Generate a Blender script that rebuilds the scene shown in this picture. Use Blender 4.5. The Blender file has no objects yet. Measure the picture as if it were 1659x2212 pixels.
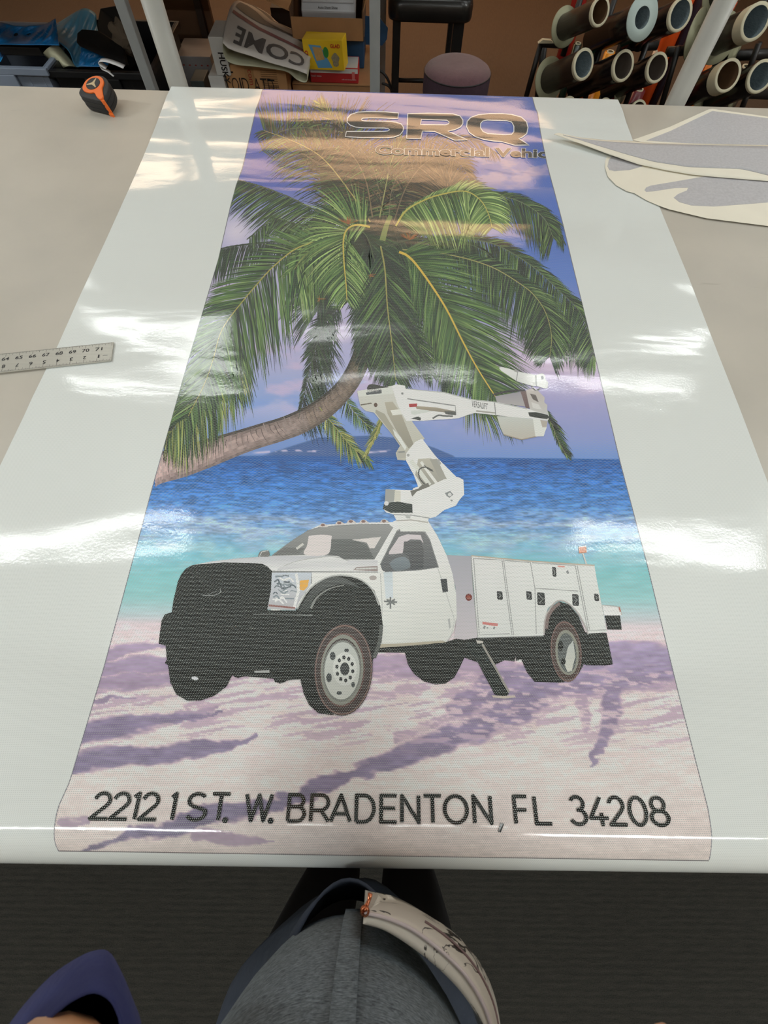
import bpy, bmesh, math, random
import numpy as np
from mathutils import Vector, Matrix
random.seed(7); NR = np.random.RandomState(11)
C = bpy.context.scene.collection
SC = bpy.context.scene
PI = math.pi
# ------------------------------------------------------------------ camera
W, H, F = 1659.0, 2212.0, 926.0
CX, CY = 829.5, 1106.0
TZ = 0.90                      # height of the work table
CAM = np.array([0.0, 0.0, TZ + 0.597])
_n = np.array([812 - CX, CY - 1550, -F]); _n /= np.linalg.norm(_n)       # straight down, in camera axes
_f = np.array([861 - CX, CY + 826, -F]); _f -= _n * _f.dot(_n); _f /= np.linalg.norm(_f)
_x = np.cross(_f, -_n)
RC = np.array([_x, _f, -_n])   # rows: world X, Y, Z in camera axes; RC @ v_cam = v_world
cam_d = bpy.data.cameras.new('camera'); cam = bpy.data.objects.new('camera', cam_d); C.objects.link(cam)
cam_d.sensor_fit = 'HORIZONTAL'; cam_d.sensor_width = 36.0; cam_d.lens = 36.0 * F / W
cam_d.clip_start = 0.01; cam_d.clip_end = 60
M4 = Matrix.Identity(4)
for i in range(3):
    for j in range(3): M4[i][j] = RC[i][j]
    M4[i][3] = CAM[i]
cam.matrix_world = M4
cam_d.dof.use_dof = True; cam_d.dof.focus_distance = 0.9; cam_d.dof.aperture_fstop = 14
SC.camera = cam
# ------------------------------------------------------------------ world, lights, exposure
SC.view_settings.view_transform = 'Standard'; SC.view_settings.look = 'None'
SC.view_settings.exposure = 0.0; SC.view_settings.gamma = 1.0
wd = bpy.data.worlds.new('world'); SC.world = wd; wd.use_nodes = True
wd.node_tree.nodes['Background'].inputs[0].default_value = (.80, .90, 1.0, 1)
wd.node_tree.nodes['Background'].inputs[1].default_value = 0.10
CEIL = 2.85
def area(name, loc, sx, sy, power, col):
    l = bpy.data.lights.new(name, 'AREA'); l.shape = 'RECTANGLE'; l.size = sx; l.size_y = sy
    l.energy = power; l.color = col
    o = bpy.data.objects.new(name, l); C.objects.link(o); o.location = loc; return o
COOL = (.97, 1.0, .98); WARM = (1.0, .74, .50)
TUBES = [(-1.75, .95, 0), (1.75, .95, 0), (-1.75, 2.45, 0), (.05, 2.45, 2), (1.75, 2.45, 0), (-3.3, 1.2, 1), (3.3, 1.2, 1), (-1.5, -1.45, 1), (1.5, -1.45, 1), (0, -.75, 2), (-3.3, 3.6, 2), (3.3, 3.6, 2)]  # side and rear tubes are unseen, added as fill lights
for i, (x, y, k) in enumerate(TUBES):     # strength: ordinary tube / strong added fill / weak
    area('ceiling_tube_lamp', (x, y, CEIL - .075), 1.25, .10, (11, 64, 7)[k], COOL)
WARM2 = (1.0, .60, .32)
WPAN = [(-2.55, 5.3, .58, .62, 6), (-1.78, 5.3, .58, .62, 6), (.05, 5.7, 3.0, 1.8, 4)]


# ------------------------------------------------------------------ pixel / world helpers (construction geometry)
def raydir(px, py):
    px = np.asarray(px, float); py = np.asarray(py, float)
    v = np.stack([(px - CX) / F, (CY - py) / F, -np.ones_like(px)], -1)
    return v @ RC.T
def project(P):
    q = (np.asarray(P, float) - CAM) @ RC
    d = -q[..., 2]
    return CX + F * q[..., 0] / d, CY - F * q[..., 1] / d
def at_z(px, py, z):
    d = raydir(px, py); t = (z - CAM[2]) / d[..., 2]
    return CAM + d * t[..., None]
def at_y(px, py, y):
    d = raydir(px, py); t = (y - CAM[1]) / d[..., 1]
    return CAM + d * t[..., None]
def V3(a): return (float(a[0]), float(a[1]), float(a[2]))
def lin(c):
    c = np.asarray(c, float) / 255.0
    return np.where(c <= .04045, c / 12.92, ((c + .055) / 1.055) ** 2.4)
ILL = np.array([0.80, 0.80, 0.80])
def ink(c, k=1.0):
    l = np.maximum(lin(c) - .020, .004) / (ILL - .02) * k; g = l.mean(-1, keepdims=True); l = g + (l - g) * 1.03
    return np.clip(l, .003, .93)

# ------------------------------------------------------------------ materials
MATS = {}
def nodes_mat(name):
    m = bpy.data.materials.new(name); m.use_nodes = True
    return m, m.node_tree, m.node_tree.nodes['Principled BSDF']
def mat(name, col, rough=.5, metal=0., spec=.5, noise=0., nscale=20, bump=0., bscale=60, coat=0., stretch=None, alpha=None, sheen=0):
    """plain procedural material: base colour broken up with noise, optional bump"""
    if name in MATS: return MATS[name]
    m, nt, b = nodes_mat(name)
    c = tuple(lin(col)) if max(col) > 1.0 else tuple(col)
    b.inputs['Base Color'].default_value = (*c, 1); b.inputs['Roughness'].default_value = rough
    b.inputs['Metallic'].default_value = metal; b.inputs['Specular IOR Level'].default_value = spec
    b.inputs['Coat Weight'].default_value = coat; b.inputs['Sheen Weight'].default_value = sheen
    if alpha is not None: b.inputs['Alpha'].default_value = alpha
    tc = nt.nodes.new('ShaderNodeTexCoord'); mp = nt.nodes.new('ShaderNodeMapping')
    nt.links.new(tc.outputs['Object'], mp.inputs[0])
    if stretch: mp.inputs['Scale'].default_value = stretch
    if noise > 0:
        n = nt.nodes.new('ShaderNodeTexNoise'); n.inputs['Scale'].default_value = nscale; n.inputs['Detail'].default_value = 6
        nt.links.new(mp.outputs[0], n.inputs['Vector'])
        r = nt.nodes.new('ShaderNodeMapRange'); r.inputs[1].default_value = .3; r.inputs[2].default_value = .7
        r.inputs[3].default_value = 1 - noise; r.inputs[4].default_value = 1 + noise
        nt.links.new(n.outputs['Fac'], r.inputs[0])
        mx = nt.nodes.new('ShaderNodeVectorMath'); mx.operation = 'SCALE'; mx.inputs[0].default_value = c
        nt.links.new(r.outputs[0], mx.inputs['Scale']); nt.links.new(mx.outputs[0], b.inputs['Base Color'])
    if bump > 0:
        n = nt.nodes.new('ShaderNodeTexNoise'); n.inputs['Scale'].default_value = bscale; n.inputs['Detail'].default_value = 5
        nt.links.new(mp.outputs[0], n.inputs['Vector'])
        bp = nt.nodes.new('ShaderNodeBump'); bp.inputs['Strength'].default_value = bump; bp.inputs['Distance'].default_value = .01
        nt.links.new(n.outputs['Fac'], bp.inputs['Height']); nt.links.new(bp.outputs[0], b.inputs['Normal'])
    MATS[name] = m; return m
def emit(name, col, st):
    if name in MATS: return MATS[name]
    m, nt, b = nodes_mat(name)
    b.inputs['Base Color'].default_value = (*col, 1); b.inputs['Emission Color'].default_value = (*col, 1); b.inputs['Emission Strength'].default_value = st
    MATS[name] = m; return m

# ------------------------------------------------------------------ mesh builder
class MB:
    def __init__(s): s.v = []; s.f = []; s.c = []; s.smooth = []
    def add(s, vs, fs, smooth=False, col=None):
        o = len(s.v); s.v += [V3(p) for p in vs]; s.f += [tuple(i + o for i in f) for f in fs]; s.smooth += [smooth] * len(fs)
        if col is not None: s.c += [tuple(col)] * len(vs)
        return s
    def box(s, c, size, rot=None, bevel=0.0):
        bm = bmesh.new(); bmesh.ops.create_cube(bm, size=1)
        for v in bm.verts: v.co = Vector((v.co.x * size[0], v.co.y * size[1], v.co.z * size[2]))
        if bevel > 0: bmesh.ops.bevel(bm, geom=list(bm.edges), offset=bevel, segments=2, affect='EDGES', profile=.6)
        R = rot if rot is not None else Matrix.Identity(3)
        vs = [R @ v.co + Vector(c) for v in bm.verts]; bm.verts.index_update()
        s.add(vs, [[v.index for v in f.verts] for f in bm.faces]); bm.free(); return s
    def tube(s, pts, r, n=12, cap=True, smooth=True):
        pts = [Vector(V3(p)) for p in pts]; rs = r if hasattr(r, '__len__') else [r] * len(pts)
        vs = []; fs = []; up = None
        for i, p in enumerate(pts):
            t = (pts[min(i + 1, len(pts) - 1)] - pts[max(i - 1, 0)]).normalized()
            if up is None: up = t.orthogonal().normalized()
            up = (up - t * up.dot(t)).normalized(); w = t.cross(up)
            for k in range(n):
                a = 2 * PI * k / n; vs.append(p + (up * math.cos(a) + w * math.sin(a)) * rs[i])
        for i in range(len(pts) - 1):
            for k in range(n): fs.append((i * n + k, i * n + (k + 1) % n, (i + 1) * n + (k + 1) % n, (i + 1) * n + k))
        if cap: fs += [tuple(range(n))[::-1], tuple(range((len(pts) - 1) * n, len(pts) * n))]
        return s.add(vs, fs, smooth)
    def prism(s, poly, z0, z1, M=None, smooth=False):
        """polygon (x,y) extruded z0..z1, placed by matrix M"""
        n = len(poly); M = M or Matrix.Identity(4)
        vs = [M @ Vector((x, y, z0)) for x, y in poly] + [M @ Vector((x, y, z1)) for x, y in poly]
        fs = [tuple(range(n))[::-1], tuple(range(n, 2 * n))] + [(i, (i + 1) % n, n + (i + 1) % n, n + i) for i in range(n)]
        return s.add(vs, fs, smooth)
    def lathe(s, prof, M=None, n=32, smooth=True):
        M = M or Matrix.Identity(4); vs = []; fs = []
        for r, z in prof:
            for k in range(n): a = 2 * PI * k / n; vs.append(M @ Vector((r * math.cos(a), r * math.sin(a), z)))
        for i in range(len(prof) - 1):
            for k in range(n): fs.append((i * n + k, i * n + (k + 1) % n, (i + 1) * n + (k + 1) % n, (i + 1) * n + k))
        return s.add(vs, fs, smooth)
    def build(s, name, m, parent=None, tri=False, bevel=0, subsurf=0, solid=0, doubles=False):
        me = bpy.data.meshes.new(name); me.from_pydata(s.v, [], s.f); me.update()
        me.polygons.foreach_set('use_smooth', s.smooth)
        if s.c and len(s.c) == len(s.v):
            ca = me.color_attributes.new('Col', 'FLOAT_COLOR', 'POINT')
            ca.data.foreach_set('color', np.hstack([np.array(s.c)[:, :3], np.ones((len(s.c), 1))]).astype('f').ravel())
        o = bpy.data.objects.new(name, me); C.objects.link(o)
        if m: me.materials.append(m)
        if parent: o.parent = parent
        if solid: md = o.modifiers.new('s', 'SOLIDIFY'); md.thickness = solid; md.offset = 0
        if bevel: md = o.modifiers.new('b', 'BEVEL'); md.width = bevel; md.segments = 2; md.limit_method = 'ANGLE'
        if subsurf: md = o.modifiers.new('u', 'SUBSURF'); md.levels = subsurf; md.render_levels = subsurf
        return o
def empty(name, loc=(0, 0, 0)):
    """thing root; its parts are built in world coordinates and shifted under it by their own parent inverse"""
    o = bpy.data.objects.new(name, None); C.objects.link(o); o.empty_display_size = .05; o.location = V3(loc); ROOTS.append(o); return o
ROOTS = []
def tag(o, label, cat, group=None, kind=None):
    if label: o['label'] = label
    if cat: o['category'] = cat
    if group: o['group'] = group
    if kind: o['kind'] = kind
    return o
def struct(o, label=None):
    o['kind'] = 'structure'
    if label: o['label'] = label
    return o
def seat_children():
    """parts were modelled in world coordinates: keep them there although the root stands at the thing's base"""
    bpy.context.view_layer.update()
    for r in ROOTS:
        for ch in r.children:
            if ch.get('_local'): del ch['_local']; continue
            ch.matrix_parent_inverse = r.matrix_world.inverted()
def frame(origin, xdir, ydir):
    x = Vector(V3(xdir)).normalized(); y = Vector(V3(ydir)); y = (y - x * y.dot(x)).normalized(); z = x.cross(y)
    M = Matrix.Identity(4)
    for i in range(3): M[i][0] = x[i]; M[i][1] = y[i]; M[i][2] = z[i]; M[i][3] = float(origin[i])
    return M
def text_mesh(txt, offset=0.0, res=3):
    """outline of the built-in font, as 2-D triangles"""
    cu = bpy.data.curves.new('t', 'FONT'); cu.body = txt; cu.size = 1; cu.offset = offset; cu.resolution_u = res; cu.fill_mode = 'BOTH'
    o = bpy.data.objects.new('t', cu); C.objects.link(o); bpy.context.view_layer.update()
    me = o.to_mesh(); vs = np.array([(v.co.x, v.co.y) for v in me.vertices]); fs = [tuple(p.vertices) for p in me.polygons]
    o.to_mesh_clear(); bpy.data.objects.remove(o); bpy.data.curves.remove(cu); return vs, fs
def text_on(name, txt, m, M, width, height, parent, depth=.0003, offset=0., fix=None):
    """lettering fitted to width x height in frame M (origin lower left)"""
    vs, fs = text_mesh(txt, offset); lo = vs.min(0); hi = vs.max(0)
    v2 = (vs - lo) / (hi - lo) * np.array([width, height])
    b = MB(); b.add([M @ Vector((x, y, depth)) for x, y in v2], fs); return b.build(name, m, parent)
# ================================================================== the room
def carpet(name, c1, c2, ribs):
    m, nt, b = nodes_mat(name); b.inputs['Roughness'].default_value = .95; b.inputs['Specular IOR Level'].default_value = .1
    tc = nt.nodes.new('ShaderNodeTexCoord')
    mp = nt.nodes.new('ShaderNodeMapping'); mp.inputs['Scale'].default_value = (9, 1, 1) if not ribs else (1.6, 11, 1)
    nt.links.new(tc.outputs['Object'], mp.inputs[0])
    n = nt.nodes.new('ShaderNodeTexNoise'); n.inputs['Scale'].default_value = 14; n.inputs['Detail'].default_value = 8; n.inputs['Roughness'].default_value = .7
    nt.links.new(mp.outputs[0], n.inputs['Vector'])
    n2 = nt.nodes.new('ShaderNodeTexNoise'); n2.inputs['Scale'].default_value = 420; n2.inputs['Detail'].default_value = 2
    nt.links.new(tc.outputs['Object'], n2.inputs['Vector'])
    ad = nt.nodes.new('ShaderNodeMath'); ad.operation = 'ADD'
    nt.links.new(n.outputs['Fac'], ad.inputs[0]); nt.links.new(n2.outputs['Fac'], ad.inputs[1])
    fac = ad.outputs[0]
    if ribs:
        w = nt.nodes.new('ShaderNodeTexWave'); w.bands_direction = 'Y'; w.inputs['Scale'].default_value = 22; w.inputs['Distortion'].default_value = 1.2
        w.inputs['Detail'].default_value = 3; nt.links.new(tc.outputs['Object'], w.inputs['Vector'])
        a2 = nt.nodes.new('ShaderNodeMath'); a2.operation = 'MULTIPLY_ADD'; a2.inputs[1].default_value = .14
        nt.links.new(w.outputs['Fac'], a2.inputs[0]); nt.links.new(fac, a2.inputs[2]); fac = a2.outputs[0]
    r = nt.nodes.new('ShaderNodeValToRGB'); r.color_ramp.elements[0].position = .35; r.color_ramp.elements[1].position = .75
    r.color_ramp.elements[0].color = (*lin(c1), 1); r.color_ramp.elements[1].color = (*lin(c2), 1)
    dv = nt.nodes.new('ShaderNodeMath'); dv.operation = 'MULTIPLY'; dv.inputs[1].default_value = .5 if not ribs else .45
    nt.links.new(fac, dv.inputs[0]); nt.links.new(dv.outputs[0], r.inputs[0]); nt.links.new(r.outputs[0], b.inputs['Base Color'])
    bp = nt.nodes.new('ShaderNodeBump'); bp.inputs['Strength'].default_value = .6; bp.inputs['Distance'].default_value = .004
    nt.links.new(fac, bp.inputs['Height']); nt.links.new(bp.outputs[0], b.inputs['Normal'])
    return m
XL, XR, YF, YB = -4.2, 4.2, -2.2, 8.2
m_carp = carpet('ribbed_charcoal_carpet', (38, 38, 36), (66, 64, 58), True)
m_brown = carpet('brown_carpet', (84, 70, 58), (104, 88, 74), False)
b = MB().box(((XL + XR) / 2, (YF + 2.05) / 2, -.05), (XR - XL, 2.05 - YF, .1)); struct(b.build('floor', m_carp), 'dark ribbed charcoal carpet')
b = MB().box(((XL + XR) / 2, (2.05 + YB) / 2, -.05), (XR - XL, YB - 2.05, .1)); struct(b.build('floor', m_brown), 'plain brown floor behind the tables')
b = MB().box(((XL + XR) / 2, (YF + YB) / 2, CEIL + .05), (XR - XL, YB - YF, .1)); struct(b.build('ceiling', mat('ceiling_tile', (196, 196, 190), .9, noise=.05, nscale=30)))
m_wall = mat('painted_wall', (176, 160, 140), .8, noise=.03, nscale=3)
for nm, c, s in (('wall_back', ((XL + XR) / 2, YB + .05, CEIL / 2), (XR - XL + .2, .1, CEIL)), ('wall_front', ((XL + XR) / 2, YF - .05, CEIL / 2), (XR - XL + .2, .1, CEIL)),
                 ('wall_left', (XL - .05, (YF + YB) / 2, CEIL / 2), (.1, YB - YF, CEIL)), ('wall_right', (XR + .05, (YF + YB) / 2, CEIL / 2), (.1, YB - YF, CEIL))):
    struct(MB().box(c, s).build(nm, m_wall))
# ceiling fittings
m_fit = mat('lamp_housing', (225, 225, 220), .4); m_tube = emit('tube_glow', (.95, 1, .975), 3.5); 
for i, (x, y, k) in enumerate(TUBES):
    r = empty('ceiling_light', (x, y, CEIL))
    MB().box((x, y, CEIL - .03), (1.32, .14, .06), bevel=.006).build('housing', m_fit, r)
    MB().tube([(x - .62, y, CEIL - .078), (x + .62, y, CEIL - .078)], .019, 12).build('lamp_tube', m_tube, r)
    tag(r, 'white fluorescent ceiling light, %s, %s' % (('fill light added at the left side of the room' if x < -2.5 else 'left of the film' if x < -.5 else 'over the middle' if x < .5 else 'right of the film' if x < 2.5 else 'fill light added at the right side of the room'), ('above the far floor' if y > 3 else 'beyond the back edge of the table' if y > 2 else 'above the work table' if y > 0 else 'added as fill behind the person' if y < -1 else 'above the person')), 'light', 'fluorescent lights of the room')
for i, (x, y, sx, sy, k) in enumerate(WPAN):
    r = empty('ceiling_panel_light', (x, y, CEIL))
    MB().box((x, y, CEIL - .02), (sx + .08, sy + .08, .04), bevel=.005).build('frame', m_fit, r)
    MB().box((x, y, CEIL - .044), (sx, sy, .012)).build('diffuser', emit('warm_panel_glow_%d' % k, WARM2 if k < 5 else WARM, k), r)
    tag(r, ('small warm ceiling panel light at the far left', 'second small warm ceiling panel light from the left', 'very wide warm ceiling panel light straight ahead')[i], 'light', 'warm panel lights beyond the table')

# ================================================================== work table
YE0, YE1 = -.095, 1.615     # front and back edge of the table top
def tabletop_mat():
    m, nt, b = nodes_mat('table_mat_surface'); b.inputs['Roughness'].default_value = .42
    tc = nt.nodes.new('ShaderNodeTexCoord')
    n = nt.nodes.new('ShaderNodeTexNoise'); n.inputs['Scale'].default_value = 5; n.inputs['Detail'].default_value = 5; nt.links.new(tc.outputs['Object'], n.inputs['Vector'])
    mp = nt.nodes.new('ShaderNodeMapping'); mp.inputs['Scale'].default_value = (3, 14, 1); nt.links.new(tc.outputs['Object'], mp.inputs[0])
    n2 = nt.nodes.new('ShaderNodeTexNoise'); n2.inputs['Scale'].default_value = 2.2; n2.inputs['Detail'].default_value = 3; nt.links.new(mp.outputs[0], n2.inputs['Vector'])
    r = nt.nodes.new('ShaderNodeValToRGB'); e = r.color_ramp.elements
    e[0].position = .3; e[0].color = (*ink((166, 162, 153)), 1); e[1].position = .7; e[1].color = (*ink((176, 171, 161)), 1)
    nt.links.new(n.outputs['Fac'], r.inputs[0])
    r2 = nt.nodes.new('ShaderNodeValToRGB'); e = r2.color_ramp.elements; e[0].position = .70; e[0].color = (0, 0, 0, 1); e[1].position = .76; e[1].color = (1, 1, 1, 1)
    nt.links.new(n2.outputs['Fac'], r2.inputs[0])
    mx = nt.nodes.new('ShaderNodeMix'); mx.data_type = 'RGBA'; mx.inputs[7].default_value = (*ink((134, 129, 118)), 1)
    ml = nt.nodes.new('ShaderNodeMath'); ml.operation = 'MULTIPLY'; ml.inputs[1].default_value = .5; nt.links.new(r2.outputs[0], ml.inputs[0])
    nt.links.new(ml.outputs[0], mx.inputs[0]); nt.links.new(r.outputs[0], mx.inputs[6]); nt.links.new(mx.outputs[2], b.inputs['Base Color'])
    return m
m_tab = tabletop_mat(); m_leg = mat('grey_steel', (128, 130, 128), .45, metal=.3, noise=.06, nscale=40)
tb = empty('work_table', (0, .75, 0))
MB().box((0, (YE0 + YE1) / 2, TZ - .02), (3.4, YE1 - YE0, .04), bevel=.003).build('table_top', m_tab, tb)
for x in (-1.6, 1.6):
    for y in (.05, 1.5): MB().box((x, y, (TZ - .04) / 2), (.06, .06, TZ - .04), bevel=.004).build('leg', m_leg, tb)
MB().box((0, 1.5, TZ - .09), (3.14, .04, .1)).build('apron', m_leg, tb)
MB().box((0, .05, TZ - .09), (3.14, .04, .1)).build('apron', m_leg, tb)
tag(tb, 'large work table with a smooth beige grey cutting surface under the printed film', 'table')
# ================================================================== the printed film
# cross-section (Y, Z) from the back overhang to the front overhang
prof = []
RB = .022; zb = TZ + .0105; y1 = YE1 - .008
for z in np.linspace(TZ - .30, zb - RB, 8): prof.append((y1 + RB, z))
for a in np.linspace(8, 90, 12): prof.append((y1 + RB * math.cos(math.radians(a)), zb - RB + RB * math.sin(math.radians(a))))
for t in np.linspace(0, 1, 60)[1:]:
    y = y1 + (1.18 - y1) * t; e = .5 + .5 * math.cos(PI * t); prof.append((y, TZ + .0012 + (zb - TZ - .0012) * e))
y2 = -.107; RF = .055; zf = TZ + .0012
for t in np.linspace(0, 1, 60)[1:]: prof.append((1.18 + (y2 - 1.18) * t, zf))
for a in np.linspace(0, 88, 30)[1:]: prof.append((y2 - RF * math.sin(math.radians(a)), zf - RF + RF * math.cos(math.radians(a))))
ly, lz = prof[-1]
for t in np.linspace(0, 1, 10)[1:]: prof.append((ly + .004 * t, lz - .22 * t))
prof = np.array(prof); SEG = np.linalg.norm(np.diff(prof, axis=0), axis=1); SS = np.concatenate([[0], np.cumsum(SEG)])
tg = np.gradient(prof, axis=0); NRM = np.stack([tg[:, 1], -tg[:, 0]], 1); NRM = NRM / np.linalg.norm(NRM, axis=1)[:, None]
def prof_at(s):
    return np.interp(s, SS, prof[:, 0]), np.interp(s, SS, prof[:, 1]), np.interp(s, SS, NRM[:, 0]), np.interp(s, SS, NRM[:, 1])
def film_xs(px, py):
    """where the sight line through a point of the photo meets the film: (X, s)"""
    d = raydir(px, py); sh = d.shape[:-1]; d = d.reshape(-1, 3)
    s_lo = SS[8]; s_hi = SS[-9]; ss = np.linspace(s_lo, s_hi, 1400); y, z, _, _ = prof_at(ss)
    # ray/curve in the YZ plane: cross product changes sign
    out = np.zeros((len(d), 2))
    for k in range(0, len(d), 4000):
        dd = d[k:k + 4000]; cr = dd[:, 1:2] * (z - CAM[2])[None] - dd[:, 2:3] * y[None]
        sg = np.sign(cr); ch = (sg[:, :-1] * sg[:, 1:]) <= 0
        pos = np.abs(np.arange(ch.shape[1])[None] - 700) + np.where(ch, 0, 10 ** 6); idx = np.where(ch.any(1), pos.argmin(1), np.abs(cr).argmin(1))
        idx = np.clip(idx, 0, len(ss) - 2); r = np.arange(len(dd)); a = cr[r, idx]; b_ = cr[r, idx + 1]
        w = np.where(np.abs(a - b_) > 1e-12, a / (a - b_), 0); w = np.clip(w, 0, 1); s = ss[idx] + w * (ss[1] - ss[0])
        yy, zz, _, _ = prof_at(s); t = (yy * dd[:, 1] + (zz - CAM[2]) * dd[:, 2]) / (dd[:, 1] ** 2 + dd[:, 2] ** 2)
        out[k:k + 4000, 0] = dd[:, 0] * t; out[k:k + 4000, 1] = s
    return out.reshape(sh + (2,))
def film_pt(X, s, lift=0.0):
    y, z, ny, nz = prof_at(s); return np.stack([X, y + ny * lift, z + nz * lift], -1)
def edge_curve(pts):
    p = np.array(pts, float); q = film_xs(p[:, 0], p[:, 1]); o = np.argsort(q[:, 1]); q = q[o]
    return lambda s: np.interp(s, q[:, 1], q[:, 0])
film_L = edge_curve([(360, 208), (348, 240), (337, 270), (282, 400), (228, 520), (172, 640), (123, 750), (69, 860), (51, 900), (0, 1006), (-130, 1270)])
film_R = edge_curve([(1345, 238), (1352, 262), (1366, 300), (1425, 448), (1488, 600), (1554, 771), (1596, 877), (1659, 1043), (1760, 1300)])
print_L = edge_curve([(561.5, 214), (553, 236), (540, 293), (523.6, 363), (510, 401), (496.5, 452), (472, 560), (405, 785), (330, 1050), (225, 1440), (150, 1690), (125, 1745), (117, 1795), (119, 1822), (127, 1838)])
print_R = edge_curve([(1156, 233), (1161, 243), (1167.5, 286), (1182, 356), (1197, 412), (1217, 488), (1234, 560), (1278, 740), (1340, 1000), (1398, 1220), (1466, 1500), (1507, 1660), (1530, 1750), (1537, 1800), (1536, 1830), (1531, 1859)])
S_END = float(film_xs(np.array([829.]), np.array([1848.]))[0, 1])
HEXP = .00216
def film_nodes(name, vcol, base=(209, 213, 211), perf=1.0):
    m, nt, b = nodes_mat(name); N = nt.nodes; L = nt.links
    def math_(op, a=None, b_=None, c=None):
        n = N.new('ShaderNodeMath'); n.operation = op
        for i, v in enumerate((a, b_, c)):
            if v is None: continue
            if isinstance(v, (int, float)): n.inputs[i].default_value = v
            else: L.new(v, n.inputs[i])
        return n.outputs[0]
    uv = N.new('ShaderNodeUVMap'); uv.uv_map = 'film'
    def lattice(off):
        d = N.new('ShaderNodeVectorMath'); d.operation = 'MULTIPLY_ADD'; d.inputs[1].default_value = (1 / HEXP, 1 / (HEXP * 1.732), 0); d.inputs[2].default_value = (off, off, 0)
        L.new(uv.outputs[0], d.inputs[0])
        w = N.new('ShaderNodeVectorMath'); w.operation = 'WRAP'; w.inputs[1].default_value = (.5, .5, .5); w.inputs[2].default_value = (-.5, -.5, -.5); L.new(d.outputs[0], w.inputs[0])
        s = N.new('ShaderNodeVectorMath'); s.operation = 'MULTIPLY'; s.inputs[1].default_value = (1, 1.732, 0); L.new(w.outputs[0], s.inputs[0])
        l = N.new('ShaderNodeVectorMath'); l.operation = 'LENGTH'; L.new(s.outputs[0], l.inputs[0]); return l.outputs['Value']
    dmin = math_('MINIMUM', lattice(0.), lattice(.5))
    mr = N.new('ShaderNodeMapRange'); mr.interpolation_type = 'SMOOTHSTEP'; mr.inputs[1].default_value = .34; mr.inputs[2].default_value = .13; mr.inputs[3].default_value = 0; mr.inputs[4].default_value = perf
    L.new(dmin, mr.inputs[0])
    if vcol:
        at = N.new('ShaderNodeVertexColor'); at.layer_name = 'Col'; csrc = at.outputs[0]
    else:
        rg = N.new('ShaderNodeRGB'); rg.outputs[0].default_value = (*ink(base), 1); csrc = rg.outputs[0]
    mx = N.new('ShaderNodeMix'); mx.data_type = 'RGBA'; L.new(csrc, mx.inputs[6]); mx.inputs[7].default_value = (*ink((158, 164, 162)), 1)
    if not vcol: mx.inputs[7].default_value = (*ink((186, 191, 189)), 1)
    L.new(mr.outputs[0], mx.inputs[0]); L.new(mx.outputs[2], b.inputs['Base Color'])
    b.inputs['Roughness'].default_value = .09; b.inputs['IOR'].default_value = 1.5
    sp = math_('MULTIPLY_ADD', mr.outputs[0], -.42, .5); L.new(sp, b.inputs['Specular IOR Level'])
    # gentle waves and creases of the sheet
    g = N.new('ShaderNodeNewGeometry')
    def nz(scale, st, det=2, dist=0.):
        mp = N.new('ShaderNodeMapping'); mp.inputs['Scale'].default_value = st; L.new(g.outputs['Position'], mp.inputs[0])
        n = N.new('ShaderNodeTexNoise'); n.inputs['Scale'].default_value = scale; n.inputs['Detail'].default_value = det; n.inputs['Distortion'].default_value = dist
        L.new(mp.outputs[0], n.inputs['Vector']); return n.outputs['Fac']
    h = math_('MULTIPLY_ADD', nz(2.0, (.55, 1.3, 1), 1, .5), .024, math_('MULTIPLY', nz(8, (.5, 1.5, 1), 2, .4), .0013))
    h = math_('MULTIPLY_ADD', nz(240, (1, 1, 1), 1), .00006, h)
    bp = N.new('ShaderNodeBump'); bp.inputs['Strength'].default_value = 1; bp.inputs['Distance'].default_value = 1.0; L.new(h, bp.inputs['Height'])
    L.new(bp.outputs[0], b.inputs['Normal'])
    return m
m_film = film_nodes('white_perforated_film', False)
m_print = film_nodes('printed_perforated_film', True)
def grid_mesh(name, P, col, uvv, m, parent, solid=0):
    nr, nc = P.shape[:2]; me = bpy.data.meshes.new(name); nv = nr * nc
    me.vertices.add(nv); me.vertices.foreach_set('co', P.reshape(-1).astype('f'))
    i = np.arange(nr * nc).reshape(nr, nc); q = np.stack([i[:-1, :-1], i[1:, :-1], i[1:, 1:], i[:-1, 1:]], -1).reshape(-1, 4); nf = len(q)
    me.loops.add(nf * 4); me.loops.foreach_set('vertex_index', q.ravel().astype('i'))
    me.polygons.add(nf); me.polygons.foreach_set('loop_start', (np.arange(nf) * 4).astype('i')); me.polygons.foreach_set('loop_total', np.full(nf, 4, 'i'))
    me.update(calc_edges=True); me.polygons.foreach_set('use_smooth', np.ones(nf, bool))
    if uvv is not None: l = me.uv_layers.new(name='film'); l.data.foreach_set('uv', uvv.reshape(-1, 2)[q.ravel()].astype('f').ravel())
    if col is not None:
        ca = me.color_attributes.new('Col', 'FLOAT_COLOR', 'POINT'); ca.data.foreach_set('color', np.concatenate([col.reshape(-1, 3), np.ones((nv, 1))], 1).astype('f').ravel())
    me.materials.append(m); o = bpy.data.objects.new(name, me); C.objects.link(o)
    if parent: o.parent = parent
    if solid: md = o.modifiers.new('s', 'SOLIDIFY'); md.thickness = solid; md.offset = -1
    me.validate(); return o
film = empty('printed_film_roll', (0, .7, TZ))
svals = np.unique(np.concatenate([SS, np.linspace(SS[0], SS[-1], 400)]))
tt = np.linspace(0, 1, 60); XX = film_L(svals)[:, None] * (1 - tt) + film_R(svals)[:, None] * tt
sg = np.repeat(svals[:, None], 60, 1)
P = film_pt(XX, sg); up = (P[1, 1] - P[0, 0])
fo = grid_mesh('sheet', P, None, np.stack([XX, sg], -1), m_film, film)
tag(film, 'wide glossy white perforated film printed with palm beach and bucket truck, draped over the table', 'banner')

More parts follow.
